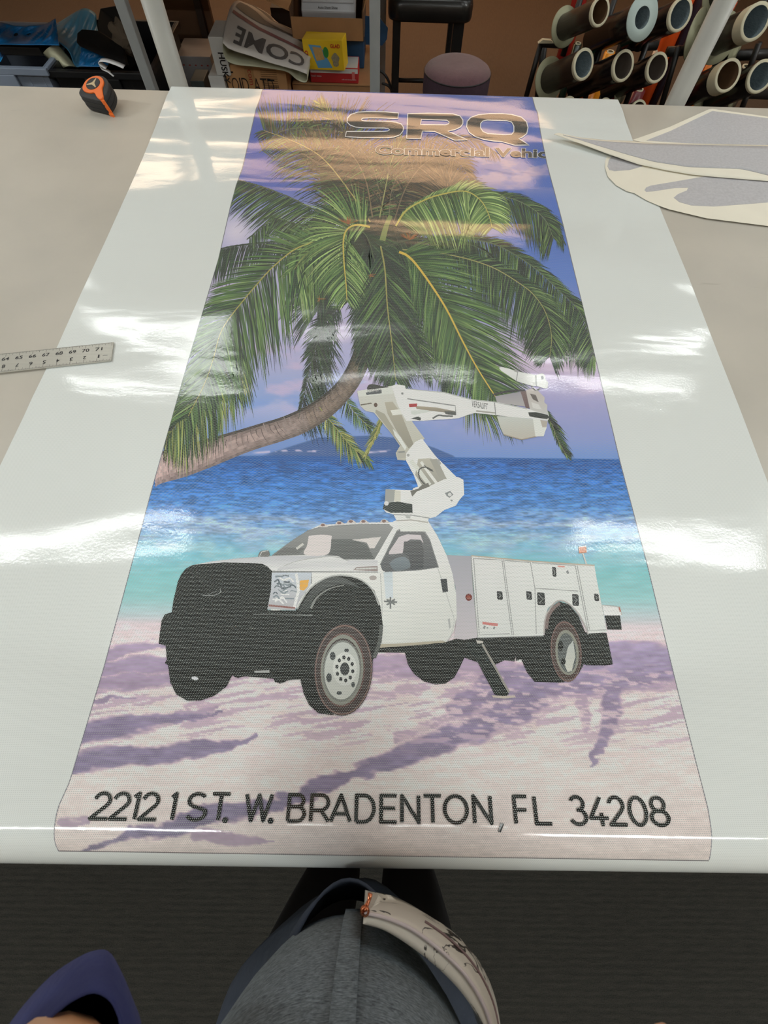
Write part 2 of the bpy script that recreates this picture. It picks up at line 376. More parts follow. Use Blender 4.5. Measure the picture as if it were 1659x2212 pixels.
# ---------------------------------------------------------------- noise for the picture
def vnoise(x, y, seed=0):
    r = np.random.RandomState(seed); T = r.rand(256, 256)
    xi = np.floor(x).astype(int); yi = np.floor(y).astype(int); fx = x - xi; fy = y - yi; fx = fx * fx * (3 - 2 * fx); fy = fy * fy * (3 - 2 * fy)
    g = lambda a, b_: T[a % 256, b_ % 256]
    return (g(xi, yi) * (1 - fx) + g(xi + 1, yi) * fx) * (1 - fy) + (g(xi, yi + 1) * (1 - fx) + g(xi + 1, yi + 1) * fx) * fy
def fbm(x, y, o=4, seed=0):
    v = 0; a = 1; t = 0
    for i in range(o): v = v + a * vnoise(x * 2 ** i, y * 2 ** i, seed + i); t += a; a *= .5
    return v / t
def sstep(a, b_, x): t = np.clip((x - a) / (b_ - a), 0, 1); return t * t * (3 - 2 * t)
def mixc(c, d, t): return c * (1 - t[..., None]) + np.asarray(d, float) * t[..., None]
def seg_dist(x, y, pts, ws):
    """signed softness to a polyline of varying half-width: returns min(dist/width)"""
    best = np.full(x.shape, 9e9)
    for (a, b_, wa, wb) in zip(pts[:-1], pts[1:], ws[:-1], ws[1:]):
        dx, dy = b_[0] - a[0], b_[1] - a[1]; t = np.clip(((x - a[0]) * dx + (y - a[1]) * dy) / (dx * dx + dy * dy + 1e-9), 0, 1)
        d = np.hypot(x - a[0] - t * dx, y - a[1] - t * dy) / (wa + (wb - wa) * t); best = np.minimum(best, d)
    return best
SHADOWS = [  # soft purple shade streaks that are printed in the beach picture: (points, half-widths, strength)
 ([(215, 1412), (300, 1398), (352, 1390)], [15, 12, 5], .8), ([(205, 1445), (290, 1436), (372, 1432)], [16, 17, 15], .85),
 ([(195, 1482), (300, 1470), (372, 1462), (470, 1452)], [17, 18, 14, 6], .8), ([(190, 1522), (240, 1508), (290, 1505)], [8, 4, 2], .9),
 ([(168, 1590), (235, 1572), (300, 1562), (380, 1550), (480, 1538)], [24, 24, 19, 11, 3], 1.), ([(380, 1543), (470, 1528)], [8, 3], .7),
 ([(150, 1650), (220, 1640), (330, 1632), (410, 1622), (500, 1605), (560, 1596)], [23, 24, 20, 16, 13, 4], 1.),
 ([(180, 1842), (283, 1802), (356, 1796), (448, 1758), (581, 1745), (672, 1708), (764, 1672), (860, 1638), (960, 1600), (1060, 1560), (1150, 1510)], [7, 13, 15, 20, 15, 15, 14, 20, 27, 30, 40], 1.),
 ([(420, 1802), (500, 1812), (590, 1818)], [12, 13, 3], .6), ([(135, 1778), (190, 1772)], [10, 6], .55),
 ([(980, 1530), (1090, 1482), (1200, 1470), (1330, 1455), (1420, 1440), (1470, 1430)], [20, 44, 42, 44, 50, 40], .95),
 ([(1320, 1400), (1400, 1415), (1470, 1420)], [20, 26, 30], .9), ([(700, 1440), (860, 1440), (1000, 1440), (1090, 1450)], [22, 26, 26, 30], .7),
 ([(1325, 1490), (1322, 1530), (1312, 1580), (1292, 1620), (1274, 1650)], [20, 22, 18, 11, 4], .95), ([(1255, 1500), (1262, 1540), (1262, 1580)], [12, 14, 4], .6),
 ([(700, 1505), (800, 1500), (900, 1490)], [6, 10, 10], .4), ([(860, 1600), (940, 1560), (1040, 1520)], [10, 14, 20], .55),
 ([(1400, 1480), (1460, 1490)], [16, 4], .4), ([(560, 1500), (640, 1503)], [4, 3], .5)]
def backdrop(x, y):
    """printed landscape: sky, island, sea, beach; x, y are positions in the printed picture"""
    sky = np.zeros(x.shape + (3,)); g = lambda ys, cs: np.stack([np.interp(y, ys, [c[k] for c in cs]) for k in range(3)], -1)
    left = g([205, 300, 400, 470, 560, 700, 800, 880, 985], [(95, 105, 178), (82, 96, 180), (92, 104, 180), (165, 165, 205), (180, 175, 210), (185, 178, 212), (168, 172, 212), (130, 158, 215), (110, 140, 198)])
    right = g([205, 300, 450, 600, 680, 740, 800, 870, 950, 990], [(86, 108, 180), (84, 106, 184), (82, 110, 188), (92, 122, 194), (128, 138, 200), (196, 180, 218), (198, 180, 210), (160, 158, 205), (138, 152, 205), (112, 146, 205)])
    cxm = sstep(700, 1150, x + (y - 600) * .0)
    sky = mixc(left, right, cxm) if False else left * (1 - cxm[..., None]) + right * cxm[..., None]
    n = fbm(x / 120, y / 60, 5, 3); cloud = sstep(.52, .72, n) * sstep(430, 640, y) * (1 - sstep(850, 960, y)); sky = mixc(sky, (205, 192, 218), cloud * .65)
    n = fbm(x / 90 + 9, y / 40, 5, 8); sky = mixc(sky, (216, 208, 226), sstep(.0, 1, 1 - np.hypot((x - 510) / 60, (y - 500) / 55)) * .9)
    sky = mixc(sky, (224, 202, 224), sstep(0, 1, 1.2 - np.hypot((x - 1230) / 170, (y - 775) / 32)) * (.4 + .6 * n))
    sky = mixc(sky, (178, 160, 192), sstep(.45, .62, fbm(x / 55, y / 22, 4, 5)) * sstep(225, 320, y) * (1 - sstep(370, 440, y)) * sstep(940, 1060, x + 20) * .75)
    sky = mixc(sky, (200, 182, 214), sstep(.5, .75, fbm(x / 80, y / 30, 4, 31)) * sstep(640, 740, y) * (1 - sstep(840, 930, y)) * .8)
    c = sky
    # island and foam line
    top = np.interp(x, [560, 610, 690, 800, 880, 940, 985], [986, 970, 945, 941, 948, 968, 987]); isl = sstep(-1.5, 1.5, y - top) * sstep(545, 600, x) * (1 - sstep(978, 985, x))
    c = mixc(c, (66, 96, 150), isl * (.9 + .1 * n))
    hz = np.interp(x, [330, 600, 980, 1345], [988, 984, 988, 992]); sea = sstep(-1.2, 1.2, y - hz)
    seac = g([985, 1010, 1060, 1100, 1130, 1160, 1200, 1240, 1290, 1330, 1352], [(44, 92, 160), (46, 100, 172), (66, 124, 196), (84, 138, 206), (112, 152, 208), (130, 176, 212), (128, 192, 208), (134, 196, 200), (150, 200, 202), (188, 202, 208), (206, 200, 206)])
    hzn = fbm(x / 60, y / 14, 4, 21)
    seac = mixc(seac, (168, 190, 222), sstep(.42, .7, hzn) * sstep(1090, 1130, y) * (1 - sstep(1160, 1230, y)) * .8)
    seac = mixc(seac, (176, 214, 222), sstep(.45, .75, fbm(x / 45, y / 16, 4, 27)) * sstep(1140, 1170, y) * (1 - sstep(1190, 1280, y)) * .6)
    rip = fbm(x / 16, y / 2.6, 3, 14); k = sstep(990, 1000, y) * (1 - sstep(1120, 1210, y)); seac = seac * (1 + ((rip - .5) * .75 * k)[..., None])
    rip2 = fbm(x / 40, y / 4, 3, 15); seac = seac * (1 + ((rip2 - .5) * .12)[..., None])
    c = c * (1 - sea[..., None]) + seac * sea[..., None]
    foam = np.exp(-((y - 976 - 3 * np.sin(x / 37)) / 2.2) ** 2) * sstep(540, 560, x) * (1 - sstep(830, 870, x)) * sstep(.4, .6, fbm(x / 14, y / 8, 2, 4)); c = mixc(c, (200, 190, 215), foam)
    # beach
    sh = sstep(1326, 1356, y + 10 * (fbm(x / 60, y / 30, 3, 41) - .5) - np.interp(x, [250, 700, 1400], [2, 0, 14]))
    sand = g([1340, 1400, 1550, 1700, 1860], [(224, 206, 214), (234, 216, 218), (234, 218, 218), (228, 216, 214), (212, 200, 196)])
    f = fbm(x / 34, y / 9, 4, 50); sand = sand * (1 + ((f - .5) * .14)[..., None]); f2 = fbm(x / 5, y / 3, 3, 60); sand = sand * (1 + ((f2 - .5) * .10)[..., None])
    warp = (fbm(x / 40, y / 16, 4, 70) - .5); sd = np.zeros(x.shape); xw = x + warp * 22; yw = y + warp * 26
    rid = fbm(x / 30 + y / 34, y / 6 - x / 60, 3, 77)
    for p, w, s in SHADOWS:
        d = seg_dist(xw, yw, p, w); sd = np.maximum(sd, s * (1 - sstep(.72, 1.22, d)))
    rg = sstep(.55, .66, rid) * sstep(1420, 1470, y) * (1 - sstep(1560, 1640, y)) * sstep(700, 800, x); sd = np.clip(sd * (1 - .75 * rg), 0, 1)
    lines = sstep(.56, .63, fbm(x / 70 + 3, (y + x * .16) / 7, 3, 91)) * sstep(1370, 1420, y) * (1 - sstep(1560, 1650, y)); sd = np.maximum(sd, lines * .42)
    edge = np.clip(4 * sd * (1 - sd), 0, 1)
    shc = g([1340, 1500, 1700, 1860], [(158, 146, 182), (148, 134, 166), (132, 122, 150), (126, 118, 142)])
    shc = shc * (1 + ((fbm(x / 26, y / 6, 3, 81) - .5) * .35)[..., None])
    sand = mixc(sand, (0, 0, 0), sd * 0) * (1 - sd[..., None]) + shc * sd[..., None]; sand = mixc(sand, (190, 140, 175), edge * .22)
    c = c * (1 - sh[..., None]) + sand * sh[..., None]
    return c
NSX, NSY = 620, 1150
s0 = SS[9]; sgrid = np.linspace(s0, S_END, NSY)
# more rows where the photo shows them large
tx = np.linspace(0, 1, NSX); XX = print_L(sgrid)[:, None] * (1 - tx) + print_R(sgrid)[:, None] * tx; sg = np.repeat(sgrid[:, None], NSX, 1)
LAY = .00004; LK = .25
P = film_pt(XX, sg, LAY); px, py = project(P); col = ink(backdrop(px, py))
grid_mesh('printed_beach_scene', P, col, np.stack([XX, sg], -1), m_print, film)['label'] = 'printed sky, sea and purple shaded sand'

# ---------------------------------------------------------------- printing flat artwork on the sheet
class Art:
    """flat printed shapes; corners given as picture positions, laid on the sheet"""
    def __init__(s): s.p = []; s.f = []; s.c = []; s.l = []; s.n = 0
    def quadstrip(s, L, R, cols, lift=0., inc=True):
        o = len(s.p)
        if inc: s.n += 1; lift += (s.n % 36) * 4.5e-6
        for a, b_, c in zip(L, R, cols): s.p += [a, b_]; s.c += [c, c]; s.l += [lift, lift]
        for i in range(len(L) - 1): s.f.append((o + 2 * i, o + 2 * i + 1, o + 2 * i + 3, o + 2 * i + 2))
    def poly(s, pts, col, col2=None, lift=0., axis=1):
        from mathutils.geometry import tessellate_polygon
        loops = pts if isinstance(pts[0][0], (tuple, list, np.ndarray)) else [pts]
        flat = [q for l in loops for q in l]; tri = tessellate_polygon([[Vector((q[0], q[1], 0)) for q in l] for l in loops]); o = len(s.p); s.n += 1; lift += (s.n % 36) * 4.5e-6
        a = np.array(flat, float)[:, axis]; t = (a - a.min()) / max(a.max() - a.min(), 1e-6)
        c1 = np.array(col, float); c2 = np.array(col2 if col2 is not None else col, float)
        s.p += [tuple(q) for q in flat]; s.c += [tuple(c1 * (1 - k) + c2 * k) for k in t]; s.l += [lift] * len(flat); s.f += [tuple(o + i for i in t_) for t_ in tri]
    def stroke(s, pts, w, col, closed=False, lift=0., w2=None):
        p = np.array(pts, float)
        if closed: p = np.vstack([p, p[:1]])
        n = len(p); d = np.gradient(p, axis=0) if n > 2 else np.repeat(p[1:] - p[:1], 2, 0)
        if closed: d[0] = d[-1] = p[1] - p[-2]
        d /= np.maximum(np.linalg.norm(d, axis=1), 1e-6)[:, None]; nn = np.stack([-d[:, 1], d[:, 0]], 1)
        ws = np.linspace(w, w if w2 is None else w2, n)[:, None] / 2
        s.quadstrip([tuple(q) for q in p + nn * ws], [tuple(q) for q in p - nn * ws], [col] * n, lift)
    def ell(s, c, rx, ry, col, rot=0, n=40, lift=0., col2=None, hole=None):
        pt = lambda k: [(c[0] + rx * k * math.cos(a) * math.cos(rot) - ry * k * math.sin(a) * math.sin(rot), c[1] + rx * k * math.cos(a) * math.sin(rot) + ry * k * math.sin(a) * math.cos(rot)) for a in np.linspace(0, 2 * PI, n, endpoint=False)]
        if hole: a = pt(1) + pt(1)[:1]; b_ = pt(hole) + pt(hole)[:1]; s.quadstrip(a, b_, [col] * (n + 1), lift)
        else: s.poly(pt(1), col, col2, lift)
    def build(s, name, parent, layer=1, m=None, clip=True):
        p = np.array(s.p, float); q = film_xs(p[:, 0], p[:, 1]); X, sv = q[:, 0], q[:, 1]; fs = s.f
        if clip:
            l = print_L(sv); r = print_R(sv); out = np.where(X < l, 1, 0) | np.where(X > r, 2, 0); X = np.clip(X, l, r)
            fs = [f for f in fs if not (all(out[i] == 1 for i in f) or all(out[i] == 2 for i in f))]
        Pw = film_pt(X, sv, LAY * (1 + layer) + np.array(s.l) * LK)
        me = bpy.data.meshes.new(name); me.from_pydata([V3(a) for a in Pw], [], fs); me.update()
        # face up
        me.materials.append(m or m_print); o = bpy.data.objects.new(name, me); C.objects.link(o); o.parent = parent
        li = np.zeros(len(me.loops), 'i'); me.loops.foreach_get('vertex_index', li)
        l = me.uv_layers.new(name='film'); l.data.foreach_set('uv', np.stack([X, sv], 1)[li].astype('f').ravel())
        ca = me.color_attributes.new('Col', 'FLOAT_COLOR', 'POINT'); ca.data.foreach_set('color', np.hstack([ink(np.array(s.c)), np.ones((len(p), 1))]).astype('f').ravel())
        nrm = np.zeros(len(me.polygons) * 3, 'f'); me.polygons.foreach_get('normal', nrm); nrm = nrm.reshape(-1, 3)
        bad = [i for i in range(len(me.polygons)) if nrm[i, 2] < 0]
        if bad:
            bm = bmesh.new(); bm.from_mesh(me); bm.faces.ensure_lookup_table(); bmesh.ops.reverse_faces(bm, faces=[bm.faces[i] for i in bad]); bm.to_mesh(me); bm.free()
        return o
# ================================================================== printed palm tree
def bez(pts, n):
    """smooth curve through points (Catmull-Rom)"""
    p = np.array(pts, float); p = np.vstack([2 * p[0] - p[1], p, 2 * p[-1] - p[-2]]); out = []
    m = len(p) - 3
    for t in np.linspace(0, m - 1e-6, n):
        i = int(t); u = t - i; a, b_, c, d = p[i:i + 4]
        out.append(.5 * ((2 * b_) + (-a + c) * u + (2 * a - 5 * b_ + 4 * c - d) * u * u + (-a + 3 * b_ - 3 * c + d) * u ** 3))
    return np.array(out)
palm = bpy.data.objects.new('printed_palm_tree', None); C.objects.link(palm); palm.parent = film; palm['label'] = 'printed coconut palm with curved leaning trunk'
DK = [(34, 44, 38), (42, 56, 44), (64, 80, 56), (26, 34, 32), (48, 62, 48)]
MD = [(66, 88, 52), (88, 112, 64), (44, 62, 44), (112, 134, 82), (38, 52, 40), (74, 96, 58)]
BR = [(116, 146, 84), (140, 164, 100), (90, 118, 68), (64, 90, 54), (160, 180, 116)]
YL = [(140, 146, 84), (122, 130, 74), (92, 104, 66), (160, 158, 96)]
BN = [(74, 62, 52), (96, 78, 62), (54, 50, 44), (112, 92, 70), (42, 44, 40)]
LSC, WSC = 1.26, .55
def frond(name, rach, LL, LR, pal, n=70, w=4.5, droop=.4, aL=60, aR=60, rc=(150, 150, 84), rw=4, layer=1, seed=0, t0=.04, fade=.35, under=None):
    """rach: midrib points; LL/LR: leaflet lengths (left/right of travel) at several stations; aL/aR: leaflet angle from the midrib, start and end"""
    R = np.random.RandomState(seed + 5); A = Art(); q = bez(rach, n); tan = np.gradient(q, axis=0); tan /= np.linalg.norm(tan, axis=1)[:, None]
    f = lambda L, t: np.interp(t, np.linspace(0, 1, len(L)), L)
    aLs = aL if hasattr(aL, '__len__') else (aL, aL * .45); aRs = aR if hasattr(aR, '__len__') else (aR, aR * .45)
    lift = 0
    order = list(range(int(n * t0), n)); lf = []
    for i in order:
        t = i / (n - 1)
        for side, L, an in ((1, LL, aLs), (-1, LR, aRs)):
            ln = f(L, t) * LSC * R.uniform(.8, 1.12)
            if ln < 4: continue
            for rep in range(2):
                j = R.uniform(0, 1); p0 = q[i] * (1 - j) + q[min(i + 1, n - 1)] * j
                a = math.radians(f(an, t) + R.uniform(-5, 5)) * side
                # image y runs down: side +1 turns towards the left of travel
                d = np.array([tan[i][0] * math.cos(a) + tan[i][1] * math.sin(a), -tan[i][0] * math.sin(a) + tan[i][1] * math.cos(a)])
                lf.append((p0, d, ln * R.uniform(.85, 1.05), w * WSC * R.uniform(.6, 1.3)))
    R.shuffle(lf) if False else None
    for k, (p0, d, ln, ww) in enumerate(lf):
        pts = []; p = p0.copy(); dd = d.copy(); m = 6
        for s_ in range(m + 1):
            pts.append(p.copy()); dd = dd + np.array([0, droop * 1.6 / m]) * (s_ / m + .25); dd /= np.linalg.norm(dd); p = p + dd * ln / m
        pts = np.array(pts); tg_ = np.gradient(pts, axis=0); tg_ /= np.linalg.norm(tg_, axis=1)[:, None]; nn = np.stack([-tg_[:, 1], tg_[:, 0]], 1)
        prof_w = np.array([.5, 1, 1, .9, .72, .42, .05])[:, None] * ww / 2
        c = np.array(pal[R.randint(len(pal))], float) * R.uniform(.82, 1.18); cols = [np.clip(c * (.86 + .22 * math.sin(3 * s_ / m)), 0, 250) for s_ in range(m + 1)]
        A.quadstrip(list(pts + nn * prof_w), list(pts - nn * prof_w), cols, (k % 37) * 4e-6, inc=False)
    if rw > 0:
        A2 = q; A.stroke([tuple(a) for a in A2], rw, rc, lift=1.8e-4, w2=max(rw * .35, 1))
    o = A.build(name, palm, layer); return o
def mass(name, pts, col, col2=None, layer=1, rag=0, seed=3):
    A = Art(); R = np.random.RandomState(seed); c = np.array(pts, float); cen = c.mean(0)
    q = bez(list(pts) + [pts[0]], 90)[:-1]
    A.poly([tuple(a) for a in q], col, col2)
    if rag:
        for a, b_ in zip(q, np.roll(q, -1, 0)):
            for _ in range(3):
                p = a + (b_ - a) * R.rand(); d = p - cen; d = d / np.linalg.norm(d) + R.uniform(-.5, .5, 2); L = rag * R.uniform(.4, 1.2)
                A.stroke([tuple(p - d * 6), tuple(p + d * L)], 4, tuple(np.array(col) * R.uniform(.8, 1.3)), w2=.5)
    return A.build(name, palm, layer)
Z = lambda ox, oy, s: (lambda pts: [(x / s + ox, y / s + oy) for x, y in pts])
ZA = Z(350, 380, 3.16); ZB = Z(750, 380, 2.765); ZC = Z(740, 760, 3.19); ZD = Z(320, 1080, 3.072); ZE = Z(800, 1080, 2.765); ZH = Z(700, 200, 3.016); Z7 = Z(350, 200, 3.687)
# --- hanging fronds behind the trunk
frond('frond', [(700, 640), (690, 720), (668, 800), (645, 905)], [30, 60, 90, 110, 96, 40], [8, 22, 26, 20, 10], DK, 70, 4, .25, (52, 30), (40, 20), rc=(70, 78, 66), rw=2.5, layer=1, seed=1)
frond('frond', [(735, 660), (700, 700), (672, 760)], [20, 70, 110, 120], [20, 40, 30], DK, 46, 4.5, .3, 60, 50, rw=2, rc=(60, 66, 56), layer=1, seed=2)
frond('frond', [(690, 880), (730, 930), (760, 965), (795, 992)], [20, 30, 26, 12], [34, 50, 40, 20], YL + MD, 40, 5, .35, 40, 42, rw=2, layer=1, seed=3)
frond('frond', [(740, 850), (765, 890), (800, 925)], [10, 30, 22], [30, 34, 20], MD, 26, 3, .3, 50, 50, rw=1.5, layer=1, seed=32)
frond('frond', [(835, 880), (815, 930), (790, 985)], [10, 16, 10], [14, 30, 10], YL, 20, 5, .1, 26, 26, rw=4, rc=(166, 156, 84), layer=1, seed=4)
# --- trunk
T1 = [(335, 985), (350, 975), (413, 957), (477, 940), (552, 918), (619, 897), (682, 865), (730, 823), (761, 766), (775, 700), (782, 650)]
T0 = [(335, 1052), (350, 1044), (400, 1030), (454, 1010), (540, 975), (619, 950), (668, 930), (723, 893), (771, 839), (800, 780), (822, 715), (836, 665)]
def trunk():
    A = Art(); n = 150; u = bez(T1, n); l = bez(T0, n); R = np.random.RandomState(4); m = 9
    for j in range(m):
        a = u + (l - u) * (j / m); b_ = u + (l - u) * ((j + 1) / m)
        cols = []
        for i in range(n):
            t = i / n; base = np.array([196, 168, 166]) * (1 - t) + np.array([78, 72, 64]) * t if t < .75 else np.array([80, 76, 62.])
            if .55 < t < .78: base = base * .6 + np.array([118, 100, 84]) * .4
            sh = .58 + .52 * math.sin(PI * (j + .8) / (m + 1)) if j < m - 1 else .8
            if j == 0: sh *= .7
            cols.append(np.clip(base * sh * R.uniform(.86, 1.12), 0, 255))
        A.quadstrip(list(a), list(b_), cols, 0)
    for i in range(3, int(n * .82), 2):   # bark rings
        k = R.uniform(.0, .35); k2 = R.uniform(.5, 1); p = u[i] + (l[i] - u[i]) * k; q = u[i] + (l[i] - u[i]) * k2; c = np.array([92, 78, 76]) if R.rand() < .65 else np.array([196, 176, 172]) * (1 - .5 * i / n)
        mid = (p + q) / 2 + np.array([-2.5, 1]); A.stroke(bez([p, mid, q], 7), R.uniform(1, 2.6), c, lift=3e-5, w2=.6)
    o = A.build('trunk', palm, 2); o['label'] = 'curved pinkish brown ringed trunk'
trunk()
# --- crown: dark heart
mass('crown_heart', [(770, 480), (800, 445), (850, 440), (890, 480), (905, 540), (900, 640), (880, 720), (830, 760), (780, 720), (760, 640), (740, 560)], (52, 54, 44), (48, 56, 44), 2.5, 30, 3)
mass('top_brown_mass', [(690, 350), (740, 318), (800, 340), (850, 380), (900, 350), (960, 352), (1010, 400), (985, 425), (900, 440), (860, 470), (790, 470), (760, 440), (700, 420)], (82, 72, 60), (62, 60, 50), 2.3, 34, 8)  # dark brown frond mass behind the top fronds
# --- top fronds, hazy brown
frond('frond', [(800, 480), (760, 420), (700, 345), (640, 308), (570, 282)], [60, 90, 90, 60, 20], [110, 130, 110, 90, 50], BN + MD, 90, 4, .55, 70, (105, 60), rc=(176, 160, 100), rw=3, layer=3, seed=5)
frond('frond', [(805, 470), (790, 390), (760, 335), (720, 318), (668, 330)], [60, 80, 70, 30], [70, 110, 110, 80], BN, 90, 4, .6, 60, (70, 90), rc=(128, 108, 84), rw=3, layer=3, seed=6)
frond('frond', [(560, 330), (600, 288), (650, 276), (700, 282)], [20, 30, 30, 20], [30, 60, 60, 40], MD + BN, 50, 2.6, .5, 60, 80, rc=(120, 120, 90), rw=1.5, layer=3, seed=7)
frond('frond', [(820, 470), (832, 410), (845, 350), (868, 300)], [50, 60, 50, 20], [50, 60, 50, 20], MD + BN, 70, 3, .25, 45, 45, rc=(150, 150, 100), rw=3, layer=3, seed=8)
frond('frond', [(850, 480), (880, 400), (930, 345), (990, 350), (1030, 420)], [50, 60, 40, 14], [90, 110, 110, 70, 30], BN, 110, 4, .5, 55, (80, 80), rc=(118, 100, 80), rw=2.5, layer=3, seed=9)
frond('frond', [(830, 470), (800, 350), (720, 260), (690, 222)], [16, 26, 40, 40, 10], [30, 50, 50, 40, 10], BN + YL, 50, 2.4, .1, 40, 40, rw=1, rc=(120, 110, 90), layer=3, seed=33)
frond('frond', [(840, 470), (850, 400), (900, 320), (1000, 300), (1070, 330)], [14, 26, 30, 10], [30, 50, 50, 20], BN, 60, 2.6, .4, 40, 60, rw=1.5, rc=(120, 110, 90), layer=3, seed=34)
frond('frond', [(780, 470), (735, 450), (700, 470), (690, 520)], [40, 50, 40], [30, 40, 40], MD, 60, 3, .4, 60, 60, rw=2, layer=3, seed=10)
# --- left side
frond('frond', ZA([(1240, 300), (1100, 260), (900, 160), (700, 80), (500, 20)]), [44, 84, 96, 84, 60], [4, 4, 4, 3], DK + MD, 110, 4.4, .35, (62, 40), 20, rc=(96, 100, 76), rw=2.5, layer=4, seed=11)
frond('frond', ZA([(1300, 380), (1100, 360), (900, 330), (760, 300), (600, 420)]), [30, 50, 50, 40, 30], [6, 10, 10, 8], DK + MD, 80, 4, .5, (62, 50), 30, rc=(70, 76, 60), rw=2, layer=4, seed=12)
frond('frond', ZA([(1450, 480), (1100, 440), (800, 450), (500, 480), (330, 520)]), [50, 66, 66, 72, 60], [8, 10, 10, 8], DK, 120, 4.2, .6, (70, 62), 30, rc=(60, 66, 56), rw=3, layer=4, seed=13)
frond('frond', ZA([(1300, 400), (1100, 440), (920, 495), (760, 620), (640, 750), (540, 870), (440, 1000), (390, 1100), (350, 1250), (290, 1420), (180, 1640)]), [70, 120, 150, 160, 150, 140, 120, 100, 70, 40], [34, 60, 76, 96, 110, 120, 110, 90, 60], MD + BR[2:4], 170, 5, .22, (62, 34), (48, 34), rc=(172, 160, 84), rw=3, layer=5, seed=14)
frond('frond', ZA([(560, 1150), (480, 1250), (360, 1360), (240, 1500), (140, 1640), (30, 1790)]), [70, 110, 130, 120, 100, 50], [60, 70, 60, 50, 20], MD + YL + DK, 110, 5.5, .5, (60, 30), (44, 30), rc=(110, 112, 70), rw=2, layer=4, seed=15)
frond('frond', ZA([(1420, 350), (1330, 335), (1262, 368), (1238, 450), (1243, 600), (1256, 740), (1262, 850)]), [20, 60, 90, 84, 70, 50, 20], [40, 90, 100, 96, 70, 50, 20], BR + MD, 110, 4.4, .55, (60, 36), (80, 44), rc=(196, 176, 84), rw=4.5, layer=6, seed=16)
frond('frond', ZA([(1250, 420), (1120, 450), (980, 540), (900, 640)]), [60, 110, 120, 100], [20, 40, 40, 30], BR + MD, 90, 4.2, .35, (70, 44), 50, rc=(150, 150, 88), rw=2, layer=5, seed=17)
frond('frond', ZA([(1330, 350), (1400, 420), (1440, 540), (1480, 700)]), [60, 90, 100, 80], [60, 100, 110, 90], DK + MD[2:3] + BR[3:4], 80, 6, .3, (30, 14), (30, 14), rc=(88, 100, 70), rw=2, layer=5, seed=18)
frond('frond', ZA([(1340, 640), (1200, 700), (1100, 800), (1060, 920)]), [40, 60, 60], [70, 90, 80], DK, 60, 4, .4, 50, 50, rw=2, rc=(60, 60, 50), layer=3, seed=19)
# --- centre
frond('frond', ZB([(200, 420), (225, 560), (240, 780), (262, 960), (275, 1080), (290, 1220)]), [50, 90, 100, 90, 60, 30], [50, 80, 90, 84, 60, 30], DK + MD[:2], 150, 4.6, .22, (46, 26), (46, 26), rc=(150, 144, 84), rw=3.5, layer=6, seed=20)
frond('frond', ZB([(230, 700), (330, 850), (420, 1000), (500, 1180)]), [40, 60, 50, 20], [50, 70, 60, 30], DK + MD, 70, 4, .3, 44, 44, rc=(90, 96, 70), rw=2, layer=4, seed=21)
frond('frond', ZB([(300, 500), (400, 640), (520, 820), (600, 1010), (640, 1150)]), [60, 90, 110, 90], [60, 80, 100, 80], DK + MD, 100, 5, .25, 44, 44, rc=(76, 84, 60), rw=2, layer=4, seed=22)
frond('frond', [(812, 520), (800, 600), (792, 690), (790, 780)], [40, 60, 60, 30], [40, 60, 60, 30], DK, 110, 4.6, .25, (40, 24), (40, 24), rc=(52, 60, 50), rw=2, layer=4, seed=41)
frond('frond', ZB([(1130, 700), (1200, 780), (1240, 880), (1230, 1000)]), [30, 50, 60, 40], [40, 70, 80, 50], MD, 70, 3, .6, 50, 60, rc=(110, 112, 84), rw=1.6, layer=4, seed=42)
# --- right side
frond('frond', ZB([(230, 420), (400, 380), (600, 400), (760, 420), (900, 520), (1000, 640)]), [6, 14, 18, 16, 10], [40, 70, 80, 90, 90, 60], DK, 140, 4.2, .35, 26, (80, 50), rc=(72, 82, 66), rw=3, layer=5, seed=23)
frond('frond', ZB([(420, 400), (620, 370), (850, 400), (1000, 470), (1130, 560), (1260, 680), (1380, 800), (1440, 930), (1470, 1060)]), [10, 26, 34, 36, 40, 40, 30, 14], [40, 60, 70, 70, 70, 66, 60, 40], DK + MD, 190, 4.2, .35, (30, 22), (70, 46), rc=(92, 104, 78), rw=3, layer=5, seed=24)
frond('frond', ZB([(330, 440), (600, 470), (850, 540), (1040, 650), (1130, 730), (1190, 830), (1220, 960), (1210, 1080)]), [14, 30, 40, 50, 60, 60, 40], [50, 84, 92, 92, 84, 76, 56, 30], DK + MD, 180, 4.2, .45, (34, 30), (76, 50), rc=(150, 146, 92), rw=2.6, layer=6, seed=25)
frond('frond', ZB([(1060, 740), (1200, 800), (1330, 900), (1430, 1000), (1480, 1100)]), [10, 20, 20, 10], [60, 80, 80, 60, 30], MD, 80, 3.4, .7, 30, 60, rc=(120, 124, 88), rw=2, layer=4, seed=26)
frond('frond', ZB([(310, 455), (360, 478), (420, 540), (520, 680), (600, 810), (680, 970), (760, 1120), (840, 1250), (900, 1340)]), [40, 80, 110, 130, 150, 140, 110, 70, 30], [30, 60, 80, 96, 104, 100, 90, 60, 20], MD + BR[2:4] + DK[2:3], 190, 4.4, .2, (50, 34), (44, 34), rc=(206, 176, 76), rw=5.5, layer=7, seed=27)
frond('frond', ZB([(290, 300), (350, 210), (450, 150), (560, 112), (700, 92), (790, 140), (840, 220), (866, 310)]), [4, 6, 10, 20, 40, 60, 50, 20], [40, 80, 96, 96, 100, 90, 60, 20], BR + MD[:2], 150, 5.4, .7, (30, 60), (84, 70), rc=(186, 176, 90), rw=4, layer=7, seed=28)
frond('frond', ZB([(640, 100), (800, 110), (960, 130), (1080, 180), (1180, 260), (1230, 370)]), [10, 20, 30, 40, 40, 20], [30, 60, 80, 84, 70, 40], MD + DK, 120, 3.6, .55, (36, 30), (60, 40), rc=(110, 120, 90), rw=2, layer=6, seed=29)
